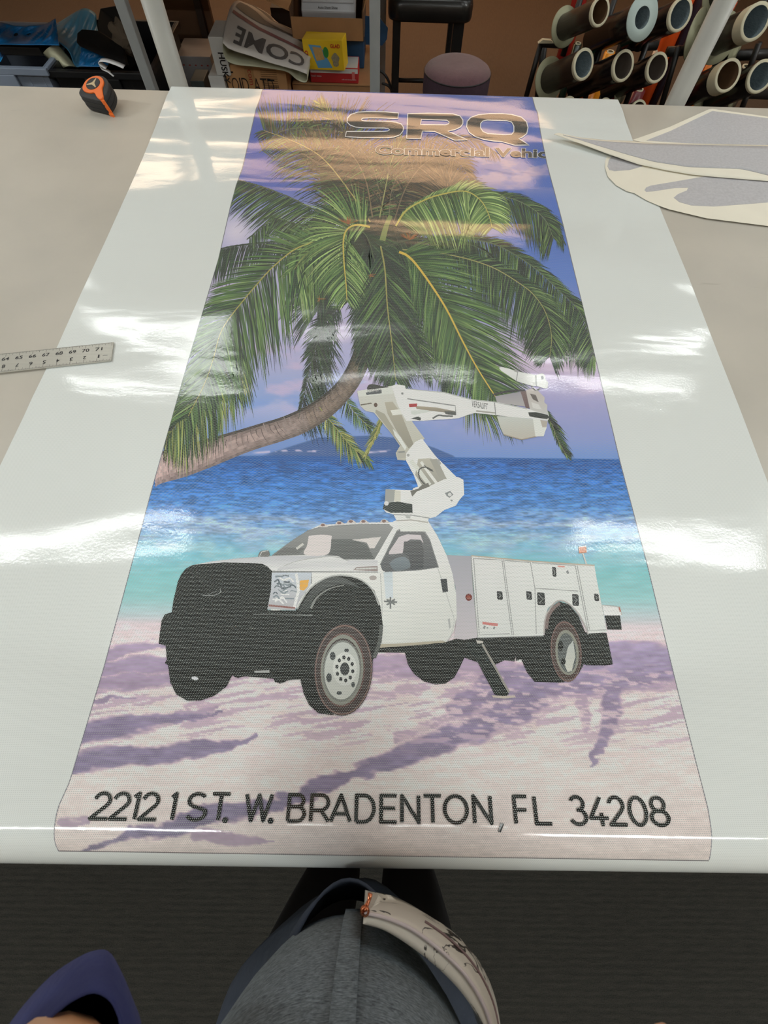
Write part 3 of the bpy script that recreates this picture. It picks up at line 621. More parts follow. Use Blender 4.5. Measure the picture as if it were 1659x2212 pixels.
frond('frond', ZB([(1040, 140), (1160, 190), (1240, 280), (1290, 390)]), [10, 16, 16, 10], [20, 40, 40, 20], MD + DK, 60, 2.6, .5, 30, 40, rc=(90, 96, 90), rw=1.2, layer=5, seed=30)
frond('frond', ZB([(1170, 1380), (1220, 1480), (1260, 1580), (1310, 1670)]), [16, 40, 40, 12], [10, 16, 16, 10], MD + DK, 40, 3.6, .1, 30, 24, rc=(120, 120, 90), rw=2, layer=3, seed=31)
frond('frond', ZB([(690, 1340), (800, 1400), (900, 1420), (1000, 1450)]), [6, 8, 8, 6], [50, 64, 60, 40], YL + MD, 44, 2.6, .8, 30, 60, rc=(120, 120, 90), rw=1, layer=3, seed=35)
# red-brown flower stalks and the pale spathe
A = Art(); R = np.random.RandomState(9)
for cx_, cy_, n_ in ((752, 484, 30), (884, 518, 40), (690, 646, 8), (800, 596, 10)):
    for _ in range(n_):
        a = R.uniform(-2.6, -.4) if cy_ < 560 else R.uniform(0, 6.3); L = R.uniform(8, 30) * (1 if cy_ < 560 else .5)
        A.stroke([(cx_, cy_), (cx_ + math.cos(a) * L, cy_ + math.sin(a) * L * .6)], 2.0, (112 + R.randint(50), 76 + R.randint(34), 56), w2=.8, lift=3e-5)
A.stroke(bez([(826, 520), (834, 490), (844, 466)], 12), 13, (128, 140, 84), w2=9, lift=5e-5)
A.build('flower_stalks', palm, 8)['label'] = 'reddish brown flower stalks'
# ================================================================== printed bucket truck
truck = bpy.data.objects.new('printed_bucket_truck', None); C.objects.link(truck); truck.parent = film; truck['label'] = 'white bucket truck printed on the beach picture'
WH = (228, 230, 226); WS = (206, 208, 208); G1 = (176, 178, 176); G2 = (132, 134, 134); G3 = (92, 94, 96); BK = (34, 37, 38); LN = (150, 152, 152)
TL = 14
def sm(pts, n=60): return [tuple(q) for q in bez(list(pts) + [pts[0]], n)[:-1]]
# ---- underbody and far wheels
A = Art()
A.poly(ZE([(205, 905), (560, 850), (560, 945), (535, 1000), (500, 1062), (450, 1096), (390, 1102), (320, 1085), (262, 1040), (225, 985)]), BK)
A.poly(ZE([(40, 870), (430, 855), (560, 815), (1040, 805), (1075, 900), (905, 950), (870, 962), (868, 935), (860, 965), (800, 958), (745, 985), (700, 930), (640, 970), (560, 942), (200, 912), (40, 912)]), BK)
A.poly(ZE([(880, 880), (1060, 800), (1110, 980), (1140, 1092), (980, 1086), (935, 1030), (905, 962)]), BK)
A.poly(ZE([(1240, 790), (1410, 795), (1448, 982), (1400, 990), (1290, 988), (1262, 976)]), BK)
A.poly(ZE([(1400, 690), (1490, 690), (1500, 775), (1415, 775)]), BK)
A.build('underbody', truck, TL)['label'] = 'black underbody, far wheel and mud flap'
A = Art()
A.poly(ZE([(1382, 628), (1490, 640), (1502, 690), (1395, 690)]), WH); A.stroke(ZE([(1382, 628), (1490, 640), (1500, 688)]), 2, G1)
A.stroke(ZE([(1483, 640), (1492, 668)]), 3, (170, 110, 100))
A.build('rear_bumper', truck, TL + 1)
A = Art(); A.poly(ZE([(560, 850), (660, 846), (722, 950), (826, 1160), (800, 1178), (742, 1162), (640, 970)]), (44, 46, 46)); A.stroke(ZE([(668, 862), (735, 980), (828, 1150)]), 4.5, (150, 146, 140), lift=4e-5)
A.poly(ZE([(725, 1166), (790, 1172), (860, 1168), (870, 1180), (800, 1186), (730, 1180)]), (196, 186, 176), lift=4e-5); A.poly(ZE([(630, 838), (672, 842), (672, 856), (640, 858)]), (190, 186, 180), lift=4e-5)
A.build('outrigger_leg', truck, TL + 1)
# ---- utility body
A = Art(); A.poly(ZE([(450, 330), (602, 335), (612, 520), (642, 822), (560, 836), (500, 826), (515, 700), (508, 520), (480, 430)]), (168, 168, 178), (196, 190, 196), axis=1)
A.poly(ZE([(602, 335), (960, 368), (1338, 394), (1350, 470), (1412, 790), (1296, 800), (1262, 720), (1210, 640), (1150, 600), (1100, 612), (1058, 650), (1040, 720), (1033, 812), (642, 825)]), (224, 226, 224), (212, 214, 212), lift=2e-5)
for q in ([(602, 335), (612, 520), (642, 824)], [(616, 350), (650, 806), (832, 800)], [(785, 355), (845, 806)], [(795, 356), (855, 806)], [(955, 372), (982, 530), (990, 800)], [(982, 528), (1240, 545)], [(1222, 390), (1298, 782), (1408, 776)], [(1234, 392), (1308, 776)], [(602, 335), (960, 368), (1338, 394)], [(616, 350), (780, 360)], [(800, 362), (950, 374)], [(965, 376), (1220, 392)], [(642, 824), (1033, 812)]):
    A.stroke(ZE(q), 1.7, LN, lift=5e-5)
A.stroke(ZE([(602, 334), (960, 366), (1338, 392)]), 2.4, (190, 176, 160), lift=6e-5)
A.build('utility_body', truck, TL + 2)
A = Art()
for (x0, y0, x1, y1) in ((755, 545, 788, 598), (930, 545, 962, 598), (995, 553, 1040, 630), (1204, 563, 1242, 634), (1335, 560, 1362, 606), (1085, 400, 1108, 460)):
    A = Art(); A.poly(ZE([(x0, y0 + 3), (x0 + 3, y0), (x1 - 6, y0 + 2), (x1, y0 + 8), (x1 + 3, y1 - 4), (x1 - 4, y1), (x0 + 8, y1 - 2), (x0 + 2, y1 - 8)]), (52, 52, 54)); A.stroke(ZE([(x0 + 8, y0 + 12), (x1 - 8, (y0 + y1) / 2), (x0 + 12, y1 - 12)]), 2, G2, lift=3e-5)
    A.build('latch', truck, TL + 3)['label'] = 'dark compartment latch'
A = Art(); A.poly(ZE([(1168, 425), (1180, 420), (1186, 438), (1174, 444)]), G2); A.build('keyhole', truck, TL + 3)
A = Art(); A.ell(ZE([(587, 582)])[0], 7.2, 7.6, (110, 50, 46)); A.ell(ZE([(587, 582)])[0], 4, 4, (150, 84, 70), lift=3e-5); A.build('red_marker', truck, TL + 3); A = Art()
A.poly(ZE([(668, 728), (760, 738), (760, 754), (670, 744)]), (196, 120, 116)); A.stroke(ZE([(676, 770), (684, 752)]), 4, G2); A.stroke(ZE([(696, 768), (700, 760)]), 3, G2); A.stroke(ZE([(735, 772), (742, 758)]), 4, G2)
A.build('warning_label', truck, TL + 3)['label'] = 'small red warning label'
A = Art(); A.poly(ZE([(1118, 392), (1160, 396), (1160, 404), (1118, 400)]), (214, 150, 140)); A.build('pink_label', truck, TL + 3)
A = Art(); A.stroke(ZE([(1268, 318), (1290, 386)]), 3.2, (206, 206, 204)); A.poly(ZE([(1242, 282), (1288, 278), (1292, 316), (1246, 320)]), (206, 140, 112)); A.stroke(ZE([(1244, 280), (1286, 277)]), 2, WH, lift=3e-5)
A.build('beacon', truck, TL + 2)['label'] = 'orange beacon on a thin pole'
# rear wheel
A = Art(); c = ZE([(1168, 906)])[0]
A.poly(ZE([(1042, 800), (1050, 700), (1085, 640), (1130, 608), (1185, 625), (1240, 690), (1285, 796), (1270, 990), (1235, 1050), (1150, 1090), (1080, 1070), (1060, 900)]), BK)
A.stroke(bez(ZE([(1036, 800), (1042, 715), (1068, 655), (1120, 602), (1180, 618), (1235, 672), (1275, 740), (1300, 802)]), 40), 3, (176, 170, 168), lift=3e-5)
A.stroke(bez(ZE([(1050, 770), (1060, 700), (1090, 650), (1130, 615)]), 20), 7, (124, 108, 106), lift=3e-5)
A.ell(c, 33, 66, (78, 64, 62), rot=-.09, lift=5e-5); A.ell(c, 33, 66, (112, 88, 84), rot=-.09, lift=8e-5, hole=.94); A.ell((c[0] + 2, c[1] + 2), 25, 49, (132, 132, 122), rot=-.09, lift=1e-4); A.ell((c[0] + 2, c[1] + 3), 20, 43, (88, 92, 92), rot=-.09, lift=1.2e-4)
A.poly([(c[0] - 4, c[1] + 26), (c[0] + 4, c[1] - 10), (c[0] + 15, c[1] - 24), (c[0] + 20, c[1] + 10), (c[0] + 12, c[1] + 42), (c[0] + 3, c[1] + 44)], (176, 180, 178), (196, 196, 186), lift=1.4e-4)
A.ell((c[0] - 12, c[1] - 12), 6, 11, BK, lift=1.6e-4); A.ell((c[0] - 6, c[1] + 22), 5, 8, BK, lift=1.6e-4)
A.build('rear_wheel', truck, TL + 4)
# ---- cab and bonnet
A = Art()
A.poly(ZD([(285, 436), (420, 408), (600, 388), (820, 372), (960, 272), (1060, 205), (1140, 168), (1400, 152), (1620, 148)]) + ZE([(150, 124), (345, 128), (400, 215), (455, 330), (490, 440), (512, 560), (516, 700), (496, 790), (450, 850), (300, 866), (45, 884)]) + ZD([(1500, 1020), (1100, 700), (820, 740), (730, 500)]), (232, 232, 230), (212, 214, 210))
A.poly(ZD([(285, 436), (420, 408), (600, 388), (820, 372), (1180, 372), (1290, 382), (1340, 402), (1522, 402), (1526, 478), (820, 476), (780, 430), (500, 418)]), (190, 190, 196), (226, 226, 226), lift=2e-5)
A.poly(ZD([(860, 455), (1000, 400), (1180, 376), (1280, 384), (1330, 404), (1300, 425), (1100, 440), (860, 470)]), (222, 222, 222), (198, 198, 202), lift=3e-5)
A.stroke(ZD([(820, 474), (1100, 478), (1524, 480)]), 2, G2, lift=5e-5); A.stroke(bez(ZD([(900, 440), (1000, 404), (1180, 378), (1270, 385), (1330, 405)]), 20), 1.4, G1, lift=5e-5)
A.poly(ZE([(42, 862), (200, 856), (430, 840), (455, 850), (300, 866), (42, 884)]), (176, 168, 150), lift=4e-5)
A.stroke(ZE([(60, 440), (70, 620), (68, 860)]), 1.6, G1, lift=4e-5); A.stroke(bez(ZE([(400, 400), (440, 520), (478, 640), (500, 720), (484, 800), (460, 846)]), 20), 1.6, (186, 188, 186), lift=4e-5)
A.stroke(ZE([(70, 664), (300, 672), (498, 676)]), 1.2, (200, 202, 200), lift=4e-5)
A.build('cab', truck, TL + 5)['label'] = 'white cab and bonnet'
A = Art(); A.poly(ZD([(825, 370), (955, 276), (1062, 207), (1150, 182), (1400, 166), (1600, 166), (1626, 184), (1580, 262), (1502, 396), (1300, 396), (1262, 374), (1100, 368)]), (148, 148, 148), (120, 122, 122))
A.poly(ZD([(1215, 262), (1350, 262), (1450, 296), (1500, 392), (1300, 392), (1262, 372), (1195, 362)]), (104, 106, 106), (96, 98, 98), lift=2e-5)
A.poly(sm(ZD([(1066, 240), (1140, 232), (1212, 238), (1216, 262), (1190, 362), (1040, 364), (1056, 300)])), (218, 210, 210), lift=3e-5)
A.poly(ZD([(1352, 266), (1545, 246), (1502, 322), (1470, 322), (1450, 284)]), (216, 210, 208), lift=3e-5); A.stroke(ZD([(985, 326), (1030, 292)]), 5, (210, 208, 204), lift=3e-5)
A.poly(ZD([(820, 372), (900, 316), (1040, 320), (1000, 360)]), (112, 112, 112), lift=2e-5); A.stroke(ZD([(822, 371), (955, 274), (1062, 205), (1150, 180), (1400, 164), (1602, 164)]), 2, G2, lift=4e-5)
A.poly(sm(ZD([(728, 378), (742, 346), (772, 336), (800, 338), (802, 376)]), 30), (118, 116, 114), lift=1e-5); A.stroke(ZD([(740, 376), (755, 345), (800, 336)]), 1.6, WS, lift=3e-5)
A.build('windscreen', truck, TL + 6)['label'] = 'grey tinted windscreen'
A = Art(); A.poly(ZE([(60, 385), (108, 290), (160, 188), (196, 168), (310, 174), (352, 240), (404, 404), (300, 420), (200, 426), (92, 432), (70, 420)]), (120, 120, 122), (92, 94, 98))
A.poly(ZE([(112, 310), (170, 222), (220, 206), (300, 210), (318, 262), (300, 240), (240, 236), (204, 258), (192, 320), (110, 326)]), (208, 200, 204), lift=2e-5); A.poly(sm(ZE([(112, 380), (150, 350), (205, 342), (235, 372), (230, 408), (150, 424)]), 30), (126, 136, 144), (106, 114, 120), lift=3e-5)
A.poly(ZE([(200, 250), (300, 240), (318, 300), (316, 412), (240, 416), (230, 340), (196, 320)]), (98, 98, 100), (78, 80, 84), lift=2e-5)
A.stroke(ZE([(58, 388), (108, 288), (160, 184), (198, 164), (312, 170), (354, 238), (407, 406)]), 1.8, G2, lift=4e-5)
A.build('side_window', truck, TL + 6)['label'] = 'dark side window'
A = Art(); A.poly(ZE([(78, 432), (132, 430), (136, 586), (92, 590)]), (196, 206, 212), (206, 214, 220)); A.build('mirror_reflection', truck, TL + 6)
A = Art(); A.poly(ZE([(418, 474), (456, 472), (464, 548), (432, 554)]), (66, 68, 72)); A.build('door_handle', truck, TL + 7)['label'] = 'dark door handle'
A = Art(); A.poly(ZE([(462, 712), (474, 708), (480, 766), (470, 770)]), (170, 172, 172)); A.build('rear_side_badge', truck, TL + 7)
A = Art()
for q in ([(82, 606), (160, 612)], [(98, 594), (146, 626)], [(120, 580), (120, 650)], [(146, 594), (98, 628)]): A.stroke(ZE(q), 3.6, (108, 110, 110))
A.build('star_badge', truck, TL + 7); A = Art()
A.poly(ZD([(1360, 466), (1384, 446), (1522, 440), (1524, 474)]), (150, 138, 136)); A.stroke(ZD([(1380, 458), (1516, 454)]), 3, (206, 206, 204), lift=3e-5); A.build('side_vent', truck, TL + 7); A = Art(); A.ell(ZD([(1492, 518)])[0], 8, 5, (168, 160, 158)); A.build('round_badge', truck, TL + 7)
for x, y in ((1160, 166), (1268, 152), (1345, 142), (1428, 142), (1565, 140)):
    A = Art(); A.poly(sm(ZD([(x - 30, y + 16), (x - 16, y - 4), (x, y - 10), (x + 18, y - 4), (x + 34, y + 14)]), 24), (206, 200, 198)); A.ell(ZD([(x, y + 2)])[0], 4.5, 3, (132, 104, 98), lift=2e-5); A.build('roof_light', truck, TL + 7)
# ---- black front
A = Art(); q = ZD([(160, 740), (170, 665), (186, 600), (198, 545), (218, 500), (252, 456), (300, 432), (500, 416), (700, 420), (756, 424), (792, 442), (826, 476), (818, 600), (792, 732), (980, 736), (1002, 690), (1045, 616), (1110, 552), (1200, 508), (1300, 498), (1420, 530), (1500, 600), (1540, 700), (1557, 830), (1546, 950), (1520, 1012), (1492, 1060), (1482, 1180), (1440, 1262), (1380, 1342), (1300, 1402), (1220, 1427), (1130, 1415), (1070, 1362), (1032, 1282), (1010, 1190), (930, 1196), (900, 1212), (875, 1218), (842, 1208), (830, 1186), (640, 1170), (600, 1182), (575, 1176), (560, 1160), (520, 1240), (440, 1300), (350, 1332), (260, 1332), (190, 1292), (148, 1210), (134, 1096), (112, 1085), (126, 1060), (118, 968), (72, 955), (80, 880), (92, 800), (112, 762), (160, 745)])
A.poly(q, BK)
A.poly(bez(ZD([(1062, 740), (1110, 640), (1200, 580), (1300, 560), (1400, 580), (1300, 520), (1190, 520), (1110, 570), (1050, 650), (1000, 735)]), 50).tolist(), (86, 88, 88), (60, 62, 62), lift=2e-5)
A.stroke(bez(ZD([(1080, 720), (1120, 650), (1200, 592), (1300, 566)]), 24), 5, (128, 130, 128), lift=4e-5, w2=1.5); A.stroke(bez(ZD([(990, 722), (1048, 622), (1112, 558), (1200, 512), (1300, 502), (1410, 530), (1490, 600), (1532, 700)]), 40), 3, (176, 178, 176), lift=4e-5)
A.stroke(bez(ZD([(1548, 830), (1536, 940), (1500, 1050)]), 14), 8, (86, 88, 86), lift=3e-5); A.stroke(ZD([(700, 762), (1090, 766)]), 1.4, (140, 142, 142), lift=3e-5)
A.poly(ZD([(700, 1134), (806, 1130), (806, 1146), (712, 1146)]), (170, 172, 172), lift=3e-5); A.ell(ZD([(312, 1184)])[0], 7.5, 3.6, (214, 216, 222), rot=.15, lift=3e-5)
A.build('front_end', truck, TL + 8)['label'] = 'black grille, bumper and front wheel arch'
A = Art(); A.stroke(bez(ZD([(362, 632), (410, 636), (450, 630), (482, 612), (478, 592)]), 16), 1.8, (128, 130, 130)); A.stroke(bez(ZD([(400, 630), (430, 616), (462, 604)]), 8), 1.2, (112, 114, 114)); A.build('grille_emblem', truck, TL + 9)['label'] = 'faint grey oval emblem on the grille'
A = Art(); A.poly(ZD([(822, 480), (1086, 480), (1084, 556), (1040, 620), (1000, 680), (976, 732), (792, 724), (816, 600)]), (196, 204, 214), (178, 176, 180)); R = np.random.RandomState(2)
for k in range(26):
    x, y = R.uniform(840, 960), R.uniform(500, 700); x -= (y - 500) * .1; A.stroke(bez(ZD([(x, y), (x + R.uniform(10, 30), y + R.uniform(-20, 20)), (x + R.uniform(30, 60), y + R.uniform(-10, 24))]), 8), R.uniform(2, 4), [(96, 104, 112), (130, 140, 148), (224, 228, 232)][k % 3], lift=2e-5)
A.stroke(ZD([(984, 490), (1000, 600), (970, 716)]), 6, (224, 224, 224), lift=3e-5); A.poly(ZD([(1008, 536), (1068, 530), (1060, 575), (1032, 604), (1006, 594)]), (238, 170, 84), lift=5e-5); A.stroke(ZD([(822, 480), (1086, 480), (1084, 556)]), 2, G2, lift=5e-5)
A.stroke(ZD([(800, 700), (976, 718)]), 4, (140, 100, 96), lift=5e-5)
A.build('headlight', truck, TL + 9)['label'] = 'clear headlight with orange corner lamp'
A = Art(); c = ZD([(1296, 1128)])[0]
A.ell(c, 63, 99, (72, 62, 62), rot=.05); A.ell(c, 61, 97, (128, 104, 98), rot=.05, lift=3e-5, hole=.97); A.ell((c[0] - 2, c[1]), 48, 80, (104, 78, 74), rot=.05, lift=3e-5, hole=.95); A.ell((c[0] - 3, c[1]), 46, 76, (134, 136, 128), rot=.05, lift=4e-5, hole=.9)
cr = (c[0] - 3, c[1] + 2); A.ell(cr, 41, 66, (120, 122, 118), rot=.05, lift=5e-5); A.ell(cr, 38, 62, (182, 186, 182), rot=.05, lift=6e-5, col2=(196, 198, 192)); A.ell((cr[0] + 6, cr[1] - 4), 26, 36, (206, 208, 204), lift=8e-5)
A.ell((cr[0] + 6, cr[1] - 4), 10, 14, (62, 62, 64), lift=1e-4)
for k in range(10):
    a = 2 * PI * k / 10 + .2; A.ell((cr[0] + 6 + 17.5 * math.cos(a), cr[1] - 4 + 25 * math.sin(a)), 3.6, 4.6, (58, 58, 60), n=12, lift=1e-4)
for dx, dy, rx, ry in ((-20, -32, 6, 9), (-28, 15, 6, 10), (10, -44, 5, 4), (24, 30, 4, 6), (-6, 48, 6, 4)): A.ell((cr[0] + dx, cr[1] + dy), rx, ry, (70, 72, 74), n=18, lift=9e-5)
A.build('front_wheel', truck, TL + 10)
# ---- boom
BG = (196, 194, 184); A = Art()
A.poly(ZC([(100, 272), (340, 236), (400, 330), (470, 470), (565, 600), (500, 660), (470, 710), (430, 750), (378, 745), (366, 700), (395, 650), (340, 570), (215, 420), (160, 410), (122, 375)]), (206, 206, 200), (186, 184, 172))
A.poly(ZC([(290, 350), (345, 345), (400, 420), (490, 640), (455, 668), (380, 560), (310, 430)]), (178, 172, 156), (146, 142, 130), lift=2e-5); A.poly(ZC([(230, 400), (290, 430), (420, 640), (400, 650), (320, 540), (225, 420)]), (164, 160, 146), lift=2e-5)
A.poly(ZC([(330, 405), (410, 395), (430, 430), (345, 440)]), (222, 222, 216), lift=3e-5); A.poly(ZC([(345, 530), (400, 590), (440, 660), (430, 680), (360, 580)]), (220, 222, 218), lift=3e-5)
A.stroke(ZC([(125, 368), (200, 356)]), 2.6, (104, 96, 84), lift=3e-5); A.ell(ZC([(228, 368)])[0], 4, 4.6, (96, 76, 66), lift=3e-5)
A.poly(ZC([(374, 684), (440, 690), (436, 730), (380, 738)]), (176, 174, 166), lift=3e-5); A.stroke(ZC([(385, 694), (428, 690)]), 3, G2, lift=4e-5)
A.build('elbow_boom', truck, TL + 5)['label'] = 'beige grey slanting boom'
A = Art(); A.poly(ZC([(438, 700), (500, 622), (548, 600), (640, 720), (782, 862), (832, 884), (838, 980), (700, 1000), (520, 930), (490, 850), (436, 750)]), WH, (220, 222, 220))
A.poly(ZC([(520, 740), (610, 735), (722, 886), (640, 922), (560, 940), (500, 850)]), (186, 182, 170), (150, 148, 140), lift=2e-5); A.poly(ZC([(600, 742), (650, 740), (720, 884), (680, 900)]), (160, 158, 150), lift=3e-5)
A.stroke(bez(ZC([(470, 750), (510, 800), (600, 920)]), 14), 9, (214, 216, 210), lift=4e-5); A.stroke(bez(ZC([(540, 760), (590, 830), (650, 910)]), 14), 6, (222, 222, 218), lift=4e-5)
A.stroke(bez(ZC([(620, 820), (570, 796), (528, 815), (530, 870), (570, 920)]), 26), 2.6, (76, 76, 74), lift=6e-5); A.stroke(bez(ZC([(560, 780), (590, 810), (624, 826)]), 10), 2, (90, 90, 86), lift=6e-5)
for p in ((452, 714), (660, 752), (668, 770), (815, 902)): A.ell(ZC([p])[0], 3.2, 3.2, (164, 164, 162), n=14, lift=5e-5)
A.build('lower_boom', truck, TL + 6)
A = Art(); A.poly(ZC([(296, 948), (480, 955), (490, 940), (540, 925), (560, 945), (700, 880), (800, 866), (832, 884), (838, 985), (806, 1020), (780, 1062), (700, 1092), (640, 1140), (592, 1150), (588, 1200), (600, 1240), (400, 1240), (372, 1165), (350, 1122), (300, 1108), (278, 1080), (290, 1040)]), (232, 234, 230), (222, 224, 220))
A.poly(ZC([(296, 948), (366, 953), (352, 1040), (290, 1046)]), (158, 160, 158), lift=2e-5); A.poly(ZC([(286, 1046), (330, 1040), (380, 1034), (480, 1052), (482, 1112), (330, 1110), (278, 1084)]), (58, 62, 62), lift=3e-5)
A.poly(ZC([(360, 955), (400, 960), (400, 1040), (355, 1035)]), (208, 206, 196), lift=2e-5); A.poly(ZC([(466, 960), (520, 945), (545, 920), (590, 905), (600, 930), (510, 965), (480, 1000)]), (112, 110, 104), lift=3e-5); A.ell(ZC([(302, 1046)])[0], 5, 5, (214, 214, 214), n=14, lift=5e-5)
A.poly(ZC([(704, 975), (740, 960), (764, 985), (736, 1008), (716, 995)]), (130, 134, 136), lift=3e-5); A.ell(ZC([(738, 985)])[0], 4, 4, (212, 212, 212), n=12, lift=5e-5); A.stroke(ZC([(745, 1022), (756, 1030)]), 3, G2, lift=3e-5)
A.stroke(ZC([(352, 1124), (480, 1128), (600, 1148)]), 2, LN, lift=3e-5); A.stroke(ZC([(372, 1166), (470, 1160), (590, 1178)]), 2.6, (176, 172, 166), lift=3e-5); A.poly(ZC([(430, 1130), (470, 1134), (465, 1150), (440, 1148)]), G1, lift=3e-5)
A.build('turret', truck, TL + 7)['label'] = 'white boom turret with black motor'
A = Art(); A.poly(ZC([(1062, 445), (1180, 450), (1318, 466), (1336, 584), (1232, 606), (1110, 572), (1085, 520)]), (196, 200, 196), (186, 180, 170)); A.stroke(ZC([(1110, 572), (1232, 606), (1336, 584)]), 2.2, (160, 148, 132), lift=3e-5)
A.poly(ZC([(1310, 462), (1412, 478), (1404, 526), (1384, 584), (1328, 586)]), (222, 224, 220), lift=3e-5); A.poly(ZC([(1360, 470), (1412, 480), (1404, 520), (1376, 522)]), (178, 170, 160), lift=4e-5)
A.poly(ZC([(1050, 308), (1240, 274), (1290, 384), (1064, 352)]), (150, 146, 156), (176, 172, 172), lift=1e-5); A.poly(ZC([(1225, 275), (1275, 270), (1300, 390), (1262, 392)]), (112, 92, 92), lift=2e-5)
A.stroke(bez(ZC([(1038, 298), (1090, 284), (1180, 270), (1256, 268)]), 20), 4.4, (64, 60, 64), lift=5e-5)
A.build('bucket', truck, TL + 5)['label'] = 'translucent grey work bucket'
A = Art(); A.poly(ZC([(338, 238), (370, 226), (430, 236), (436, 258), (462, 258), (700, 280), (890, 330), (1050, 346), (1270, 392), (1418, 436), (1424, 456), (1412, 476), (1290, 462), (1170, 452), (1050, 438), (912, 424), (860, 438), (800, 460), (720, 468), (640, 470), (560, 478), (440, 480), (410, 430), (376, 360)]), (238, 242, 238), (226, 230, 226))
A.poly(ZC([(102, 272), (200, 256), (272, 250), (340, 238), (352, 290), (110, 312)]), (214, 216, 210), lift=1e-5); A.poly(ZC([(160, 284), (268, 262), (270, 288), (165, 300)]), (86, 88, 92), lift=4e-5); A.poly(sm(ZC([(168, 250), (184, 228), (220, 226), (270, 238), (320, 246), (270, 252), (180, 264)]), 30), (60, 58, 56), lift=5e-5)
A.stroke(ZC([(446, 326), (776, 374), (780, 438)]), 2.2, G2, lift=4e-5); A.poly(ZC([(500, 376), (640, 385), (776, 412), (780, 440), (700, 420), (510, 396)]), (172, 160, 140), (120, 116, 108), lift=3e-5); A.poly(ZC([(700, 412), (778, 414), (780, 440), (710, 432)]), (88, 88, 86), lift=4e-5)
A.poly(ZC([(456, 362), (514, 358), (512, 380), (460, 384)]), (168, 62, 66), lift=5e-5); A.poly(ZC([(470, 410), (560, 402), (620, 412), (560, 424), (500, 436), (474, 432)]), (206, 210, 206), lift=4e-5)
A.poly(ZC([(470, 462), (520, 448), (540, 458), (536, 476), (510, 470)]), (72, 74, 74), lift=5e-5); A.stroke(bez(ZC([(620, 462), (660, 440), (700, 444), (760, 446)]), 12), 3.4, (96, 98, 98), lift=5e-5)
A.stroke(ZC([(1046, 350), (1054, 436)]), 1.8, G2, lift=4e-5); A.stroke(ZC([(446, 258), (700, 284), (890, 334), (1050, 350), (1270, 396)]), 1.4, G1, lift=4e-5); A.stroke(ZC([(920, 410), (1050, 424)]), 3, (160, 158, 150), lift=4e-5); A.ell(ZC([(412, 290)])[0], 2.6, 2.6, G2, n=10, lift=4e-5)
A.poly(ZC([(1278, 420), (1332, 418), (1412, 436), (1420, 452), (1408, 466), (1330, 456), (1286, 446)]), (36, 38, 42), lift=6e-5); A.stroke(bez(ZC([(1418, 446), (1450, 490), (1488, 542)]), 10), 6, (50, 52, 54), lift=5e-5)
A.build('upper_boom', truck, TL + 9)['label'] = 'white horizontal boom with black end grip'
A = Art(); A.poly(ZC([(1262, 266), (1320, 250), (1345, 270), (1392, 318), (1388, 350), (1410, 370), (1408, 400), (1420, 436), (1340, 416), (1290, 400), (1272, 320)]), (186, 176, 172), (196, 196, 194)); A.poly(ZC([(1290, 290), (1330, 300), (1350, 350), (1310, 330)]), (96, 86, 84), lift=2e-5); A.poly(ZC([(1300, 350), (1350, 365), (1370, 400), (1310, 390)]), (212, 210, 208), lift=3e-5)
A.poly(ZC([(1076, 112), (1094, 106), (1150, 120), (1200, 138), (1330, 162), (1376, 150), (1392, 162), (1396, 190), (1416, 214), (1412, 252), (1392, 256), (1332, 238), (1310, 240), (1200, 206), (1090, 132)]), (228, 230, 228), (206, 208, 206), lift=3e-5)
A.stroke(ZC([(1206, 140), (1196, 204)]), 1.6, G2, lift=5e-5); A.stroke(ZC([(1330, 164), (1334, 236)]), 3, G2, lift=5e-5); A.poly(ZC([(1366, 170), (1382, 168), (1384, 190), (1370, 196)]), (84, 86, 92), lift=5e-5); A.stroke(bez(ZC([(1300, 240), (1330, 268), (1360, 254)]), 10), 3, (70, 66, 64), lift=5e-5)
A.poly(ZC([(1180, 128), (1210, 134), (1204, 146), (1180, 138)]), (168, 168, 166), lift=5e-5)
A.build('jib', truck, TL + 10)['label'] = 'small white jib above the bucket'

# ================================================================== printed lettering
def flat_text(name, txt, x0, y0, x1, y1, cap, slant, col, parent, layer, offset=0., outline=None, ow=1.6):
    """built-in font laid in the picture from baseline (x0,y0) to (x1,y1)"""
    def place(vs, lo, hi, capn):
        u = (vs[:, 0] - lo[0]) / (hi[0] - lo[0]); v = vs[:, 1] / capn * cap
        return np.stack([x0 + (x1 - x0) * u + v * slant, y0 + (y1 - y0) * u - v], 1)
    vs0, fs0 = text_mesh(txt, 0); lo, hi = vs0.min(0), vs0.max(0); capn = text_mesh('H')[0][:, 1].max()
    if outline is not None:
        v, f = text_mesh(txt, offset + ow); A = Art(); A.p = [tuple(q) for q in place(v, lo, hi, capn)]; A.f = f; A.c = [outline] * len(v); A.l = [0] * len(v); A.build(name + '_outline', parent, layer)
    v, f = text_mesh(txt, offset); A = Art(); A.p = [tuple(q) for q in place(v, lo, hi, capn)]; A.f = f; A.c = [col] * len(v); A.l = [0] * len(v); return A.build(name, parent, layer + 1)
flat_text('boom_lettering', 'VERSALIFT', 1018.5, 879, 1053, 885.5, 12.5, .06, (112, 112, 112), truck, TL + 10, .012)
flat_text('turret_lettering', 'VERSALIFT', 793, 849.5, 824, 845.5, 7, .0, (150, 150, 150), truck, TL + 10, .012)
INK = (52, 52, 54)
